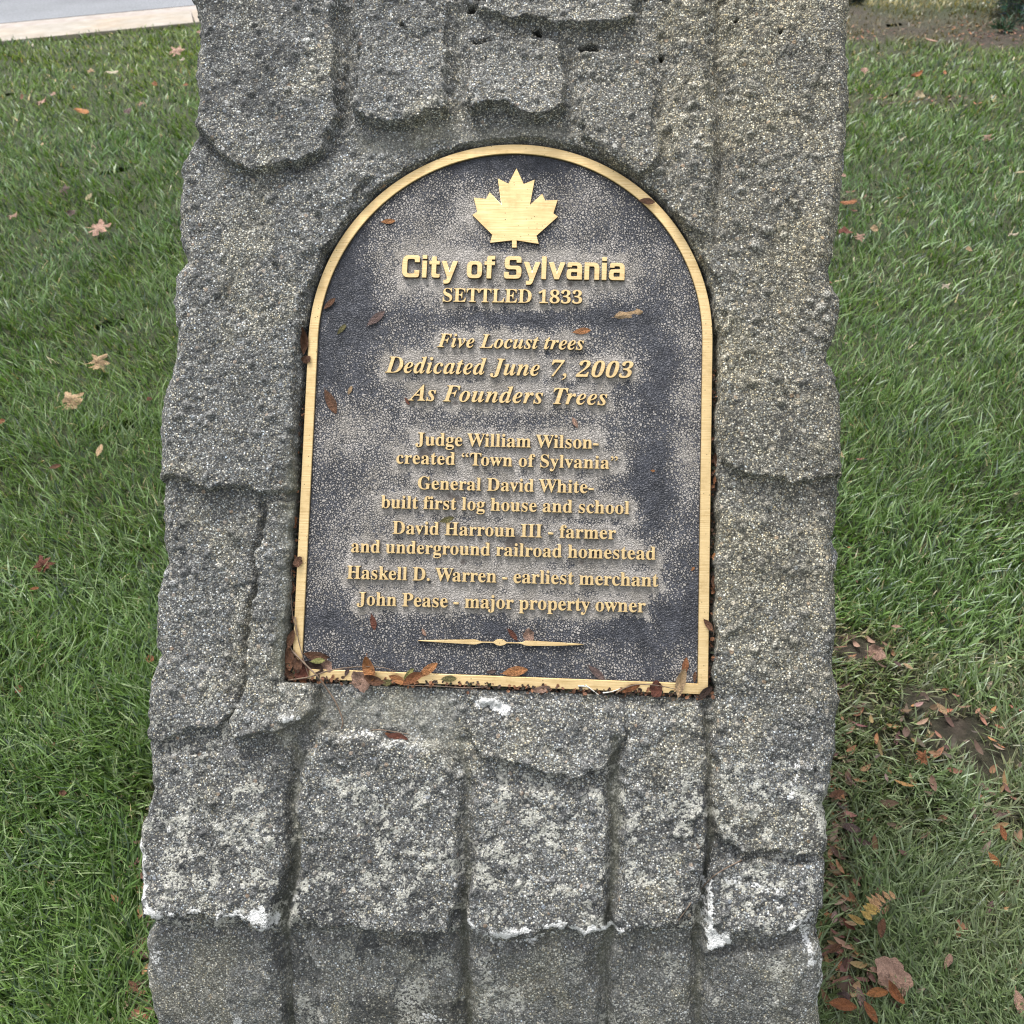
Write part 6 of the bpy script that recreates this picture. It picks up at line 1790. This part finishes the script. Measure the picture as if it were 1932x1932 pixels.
GG = 'fallen leaves on the lawn'
GLV = [  # u, v, px, angle, mesh, colour, label
    (190, 430, 52, 0, 'm', 'pink', 'largest tan-pink lobed leaf on the upper left lawn'),
    (335, 95, 34, 10, 'm', 'pink', 'pinkish lobed leaf near the kerb beside the stone'),
    (345, 112, 14, 0, 'q', 'pale', 'tiny pale leaf just below the pinkish one near the kerb'),
    (212, 136, 28, 5, 'e', 'pale', 'pale flat leaf on the lawn a little below the kerb'),
    (172, 133, 18, 20, 'o', 'tan', 'small tan scrap left of the pale flat leaf'),
    (80, 191, 26, 30, 'n', 'pink', 'pink lobed leaf standing on edge at upper left'),
    (43, 184, 20, 60, 'b', 'brown', 'dark brown curled leaf at the upper far left'),
    (101, 177, 16, 0, 'q', 'pink', 'small pink leaf above the lobed one at upper left'),
    (155, 210, 36, -4, 'e', 'orange', 'elongated orange leaf on the upper left lawn'),
    (241, 208, 18, 60, 'k', 'mauve', 'dusky mauve leaf between the orange leaf and the stone'),
    (266, 195, 15, 30, 'o', 'pink', 'small ragged pink leaf right of the dusky mauve one'),
    (293, 158, 14, 0, 'q', 'rust', 'little rusty leaf left of the stone below the kerb'),
    (352, 160, 14, 0, 'k', 'rust', 'rusty rounded leaf touching the stone edge at upper left'),
    (378, 61, 14, 0, 'k', 'pink', 'small pink leaf against the stone just below the kerb'),
    (25, 407, 24, 70, 'n', 'pink', 'crumpled pinkish leaf at the far left edge'),
    (123, 358, 26, -15, 'o', 'mauve', 'mauve-brown leaf above the largest tan-pink one'),
    (136, 400, 19, 20, 'k', 'mauve', 'small round mauve leaf just above the largest tan-pink one'),
    (168, 372, 26, 30, 'e', 'straw', 'pale straw-coloured leaf right of the mauve-brown one'),
    (80, 272, 13, 60, 'a', 'tan', 'thin tan leaf bit at the left, below the pink lobed leaf'),
    (190, 682, 52, 8, 'o', 'tan', 'ragged tan leaf on the left lawn level with the word Dedicated'),
    (140, 755, 58, 15, 'n', 'tan', 'spiky tan leaf with a raised stalk on the left lawn'),
    (105, 881, 26, 10, 'b', 'brown', 'brown rolled leaf on the left lawn below the spiky tan one'),
    (188, 850, 32, 55, 'a', 'tan', 'slim tan leaf upright in the grass near the stone on the left'),
    (283, 752, 14, 20, 'q', 'red', 'small reddish leaf close to the left edge of the stone'),
    (5, 795, 18, 0, 'k', 'rust', 'rust leaf cut by the left edge of the view'),
    (82, 1062, 42, 55, 'o', 'red', 'dark red branching leaf on the left lawn'),
    (66, 1111, 20, 5, 'b', 'rust', 'small rust leaf below the dark red branching one'),
    (37, 1301, 22, -25, 'k', 'rust', 'rust leaf half sunk in the grass at the left'),
    (285, 1243, 22, 0, 'k', 'rust', 'rust leaf against the left edge of the stone level with the plaque foot'),
    (100, 1406, 14, 60, 'a', 'red', 'tiny dark red leaf in the left grass below the plaque level'),
    (120, 1496, 18, 20, 'k', 'brown', 'small dull brown leaf low in the left grass'),
    (252, 1861, 30, -50, 'b', 'brown', 'brown leaflet near the foot of the stone at lower left'),
    (1631, 131, 15, 60, 'k', 'pink', 'small pink leaf right of the stone near the planting bed'),
    (1728, 144, 28, 12, 'c', 'rust', 'rust-orange curled leaf on the upper right lawn'),
    (1782, 138, 14, -60, 'b', 'rust', 'small rust leaf right of the curled rust-orange one'),
    (1738, 179, 20, 0, 'k', 'straw', 'pale yellow leaf on the upper right lawn'),
    (1756, 78, 26, -8, 'b', 'pink', 'long pinkish leaf at the edge of the planting bed'),
    (1599, 437, 28, -5, 'k', 'red', 'red-brown rounded leaf beside the right edge of the stone'),
    (1624, 447, 20, 0, 'o', 'pink', 'ragged pink scrap right of the red-brown rounded leaf'),
    (1652, 431, 15, 0, 'q', 'tan', 'small tan leaf right of the ragged pink scrap'),
    (1912, 442, 20, 30, 'n', 'pale', 'pale crumpled leaf near the right edge of the view'),
    (1784, 539, 20, 80, 'n', 'pale', 'pale tan leaf alone in the middle of the right lawn'),
    (1862, 258, 20, 80, 'n', 'pink', 'peach-coloured leaf standing up on the upper right lawn'),
    (1925, 325, 18, 0, 'a', 'straw', 'straw-coloured sliver at the right edge of the view'),
    (1601, 382, 30, 0, 'e', 'rust', 'rusty strip of leaf beside the right edge of the stone'),
    (1593, 331, 12, 0, 'q', 'pink', 'tiny pink leaf beside the upper right edge of the stone'),
    (1830, 470, 12, 0, 'q', 'tan', 'tiny tan leaf left of the pale crumpled one'),
    (1658, 1232, 34, -5, 'k', 'pink', 'pink-brown oval leaf on the bare patch at right'),
    (1713, 1257, 20, -30, 'a', 'tan', 'light tan leaflet right of the pink-brown oval leaf'),
    (1693, 1253, 17, -30, 'b', 'mauve', 'dark leaflet between the oval leaf and the light tan one'),
    (1578, 1500, 34, 20, 'b', 'brown', 'large brown leaf tucked against the right edge of the stone'),
    (1606, 1561, 38, -15, 'd', 'mauve', 'mauve leaf in the grass just right of the stone'),
    (1776, 1338, 24, -40, 'b', 'tan', 'tan leaf on the upper bare soil patch at right'),
    (1743, 1428, 28, 40, 'o', 'rust', 'rust ragged leaf left of the dark bare soil'),
    (1690, 1183, 18, 0, 'b', 'pink', 'small pink leaf in the grass above the bare patch at right'),
    (1891, 1571, 26, -60, 'b', 'rust', 'rust leaf in the brown patch at the right edge'),
    (1877, 1622, 28, -40, 'd', 'orange', 'orange-brown leaf below the rust one at the right edge'),
    (1694, 1843, 74, -8, 'r', 'pink', 'largest crumpled pinkish brown leaf at lower right'),
    (1653, 1873, 42, 4, 'b', 'orange', 'orange leaf left of the largest crumpled leaf'),
    (1686, 1872, 42, -48, 'c', 'rust', 'brown folded leaf under the largest crumpled leaf'),
    (1594, 1878, 24, 30, 'k', 'mauve', 'crumpled dull leaf near the stone foot at lower right'),
    (1588, 1897, 52, -8, 'b', 'rust', 'long rust leaf near the stone foot below the crumpled dull one'),
    (1641, 1910, 36, -55, 'b', 'rust', 'rust leaf at the lower frame edge right of the long one'),
    (1926, 1895, 46, -65, 'd', 'pink', 'broad pinkish leaf at the lower right edge of the view'),
    (1789, 1812, 28, 70, 'd', 'pink', 'pinkish leaf upright in the grass at lower right'),
    (1663, 1752, 34, 85, 'b', 'brown', 'brown leaf below the yellow compound leaf'),
    (1575, 1790, 30, 30, 'b', 'brown', 'brown leaf between the stone foot and the yellow compound leaf'),
    (1600, 1745, 26, -40, 'c', 'red', 'dark red folded leaf left of the yellow compound leaf'),
]
for (u, v, L, an, mk, cl, lb) in GLV:
    zz = .028 if v > 1000 else .034
    x, y = on_ground(u, v, zz)
    dep = float((np.array([x, y, zz]) - CAMP) @ CAMW[:, 2])
    Lm = L / FPX * dep
    # leaves are seen obliquely: turn the picture angle into a ground angle
    a = math.radians(an)
    pe = on_ground(u + 8 * math.cos(a), v - 8 * math.sin(a), zz)
    ga = math.atan2(pe[1] - y, pe[0] - x)
    if footprint(np.array(x), np.array(y)) < .01:
        x += .02 * (1 if x > 0 else -1)
    if footprint(np.array(x), np.array(y)) < .01: print('leaf in stone', lb)
    if u < 900: Lm *= .82
    leaf(mk, lb, cl, Matrix.Translation((x, y, zz)) @ Matrix.Rotation(random.uniform(.1, .5), 4, 'X'), Lm * (1.0 if abs(math.sin(a)) < .5 else 1.1), ga, 1.1, group=GG,
         tilt=(random.uniform(-.3, .3), random.uniform(-.15, .15)))

# yellow compound leaf: a stalk with a row of leaflets
def z7(x, y): return ((2040 + x * .26915) / K, (2060 + y * .26915) / K)


def gp(x, y, z):
    u, v = z7(x, y); a, b = on_ground(u, v, z); return (a, b, z)


base_p = Vector(gp(500, 895, .045))
cl_root = empty('compound_leaf', Matrix.Translation(base_p))
tag(cl_root, 'yellow-orange feathery compound leaf lying on the grass right of the stone', 'leaf')
st_ = [Vector(gp(*p)) - base_p for p in [(500, 895, .045), (560, 812, .05), (640, 742, .052), (715, 700, .05), (800, 688, .046)]]
tube('leaf_stalk', st_, .0006, MTW, None, parent=cl_root)
for (x, y, ln, an, wd, cl) in [(470, 850, 105, 140, 1.3, 'gold'), (500, 800, 120, 148, 1.3, 'gold'), (530, 780, 120, 146, 1.1, 'gold'), (535, 738, 150, 135, .8, 'orange2'), (563, 712, 125, 132, .8, 'orange2'), (603, 692, 110, 134, .8, 'orange2'),
                               (655, 665, 90, 130, 1.1, 'orange2'), (708, 660, 80, 125, 1.2, 'orange2')]:
    c = Vector(gp(x, y, .05)); e_ = Vector(gp(x + 30 * math.cos(math.radians(an)), y - 30 * math.sin(math.radians(an)), .05))
    dep = float((np.array(c) - CAMP) @ CAMW[:, 2])
    Lm = ln * .26915 / K / FPX * dep * 1.1
    o = link('leaflet', LM['a'], cl_root)
    o.color = (*((.88, .62, .20) if cl == 'gold' else (.90, .56, .30)), 1)
    d = e_ - c
    R3 = Matrix.Rotation(math.atan2(d.y, d.x) + math.pi, 4, 'Z') @ Matrix.Rotation(.35, 4, 'X')
    o.matrix_local = Matrix.Translation(c - base_p) @ R3 @ Matrix.Diagonal((Lm, Lm * wd, Lm, 1))
for (x, y, ln, an, cl, lb) in [(370, 905, 150, -32, 'gold', 'pale orange leaflet pair just below the yellow compound leaf'), (318, 935, 100, -15, 'tan', 'tan leaflet left of the pale orange ones below the compound leaf')]:
    u, v = z7(x, y); xx, yy_ = on_ground(u, v, .04)
    pe = on_ground(u + 8 * math.cos(math.radians(an)), v - 8 * math.sin(math.radians(an)), .04)
    leaf('b', lb, cl, Matrix.Translation((xx, yy_, .042)), ln * .26915 / K / FPX * 1.45, math.atan2(pe[1] - yy_, pe[0] - xx), 1.1, group=GG)

# shrubs at the far end of the lawn, seen at the top right
s = N('evergreen_needle')
MNE = s.out(s.attr('col').outputs['Color'], .7)


def shrub(name, label, x, y, rad, hgt, nn_, c0_, seed, fl=.03):
    q = np.random.default_rng(seed)
    root = empty(name, Matrix.Translation((x, y, 0)))
    tag(root, label, 'shrub')
    V, F, C = [], [], []
    stems = []
    for k in range(26):
        a = q.uniform(0, 6.28); el = q.uniform(.1, 1.3)
        d = np.array([math.cos(a) * math.cos(el), math.sin(a) * math.cos(el), math.sin(el)])
        L = rad * q.uniform(.7, 1.1) * (1 + (hgt / rad - 1) * math.sin(el))
        stems.append((d, L))
        for j in range(nn_ // 26):
            t = q.uniform(.2, 1) ** .7
            p = d * L * t + q.normal(0, .09 * rad, 3); p[2] = max(.01, p[2])
            dd = d + q.normal(0, .7, 3); dd /= np.linalg.norm(dd)
            sd_ = np.cross(dd, q.normal(0, 1, 3)); sd_ /= np.linalg.norm(sd_)
            k0 = len(V); ln = fl * q.uniform(.6, 1.3); w_ = ln * .10
            V += [tuple(p - sd_ * w_), tuple(p + sd_ * w_), tuple(p + dd * ln)]
            F.append((k0, k0 + 1, k0 + 2))
            cc = [c * q.uniform(.6, 1.4) for c in c0_]; C += [cc] * 3
    link('foliage', pyc('foliage', V, F, C, MNE), root)
    for d, L in stems[:7]:
        tube('stem', [(0, 0, -.01), tuple(d * L * .4), tuple(d * L * .8)], .008, MTW, None, parent=root)
    return root


x, y = on_ground(1960, 30)
shrub('evergreen_shrub', 'blue-green evergreen shrub in the planting bed at the upper right corner', x, y, .42, .55, 9000, (.09, .15, .11), 4, .05)
x, y = on_ground(1601, 10)
shrub('low_shrub', 'small dark shrub behind the upper right edge of the stone', x, y + .05, .13, .16, 1800, (.03, .045, .03), 6, .04)
x, y = on_ground(1893, 58)
shrub('young_plant', 'small green seedling plant on the mulch of the planting bed', x, y, .05, .08, 160, (.05, .10, .05), 8, .05)
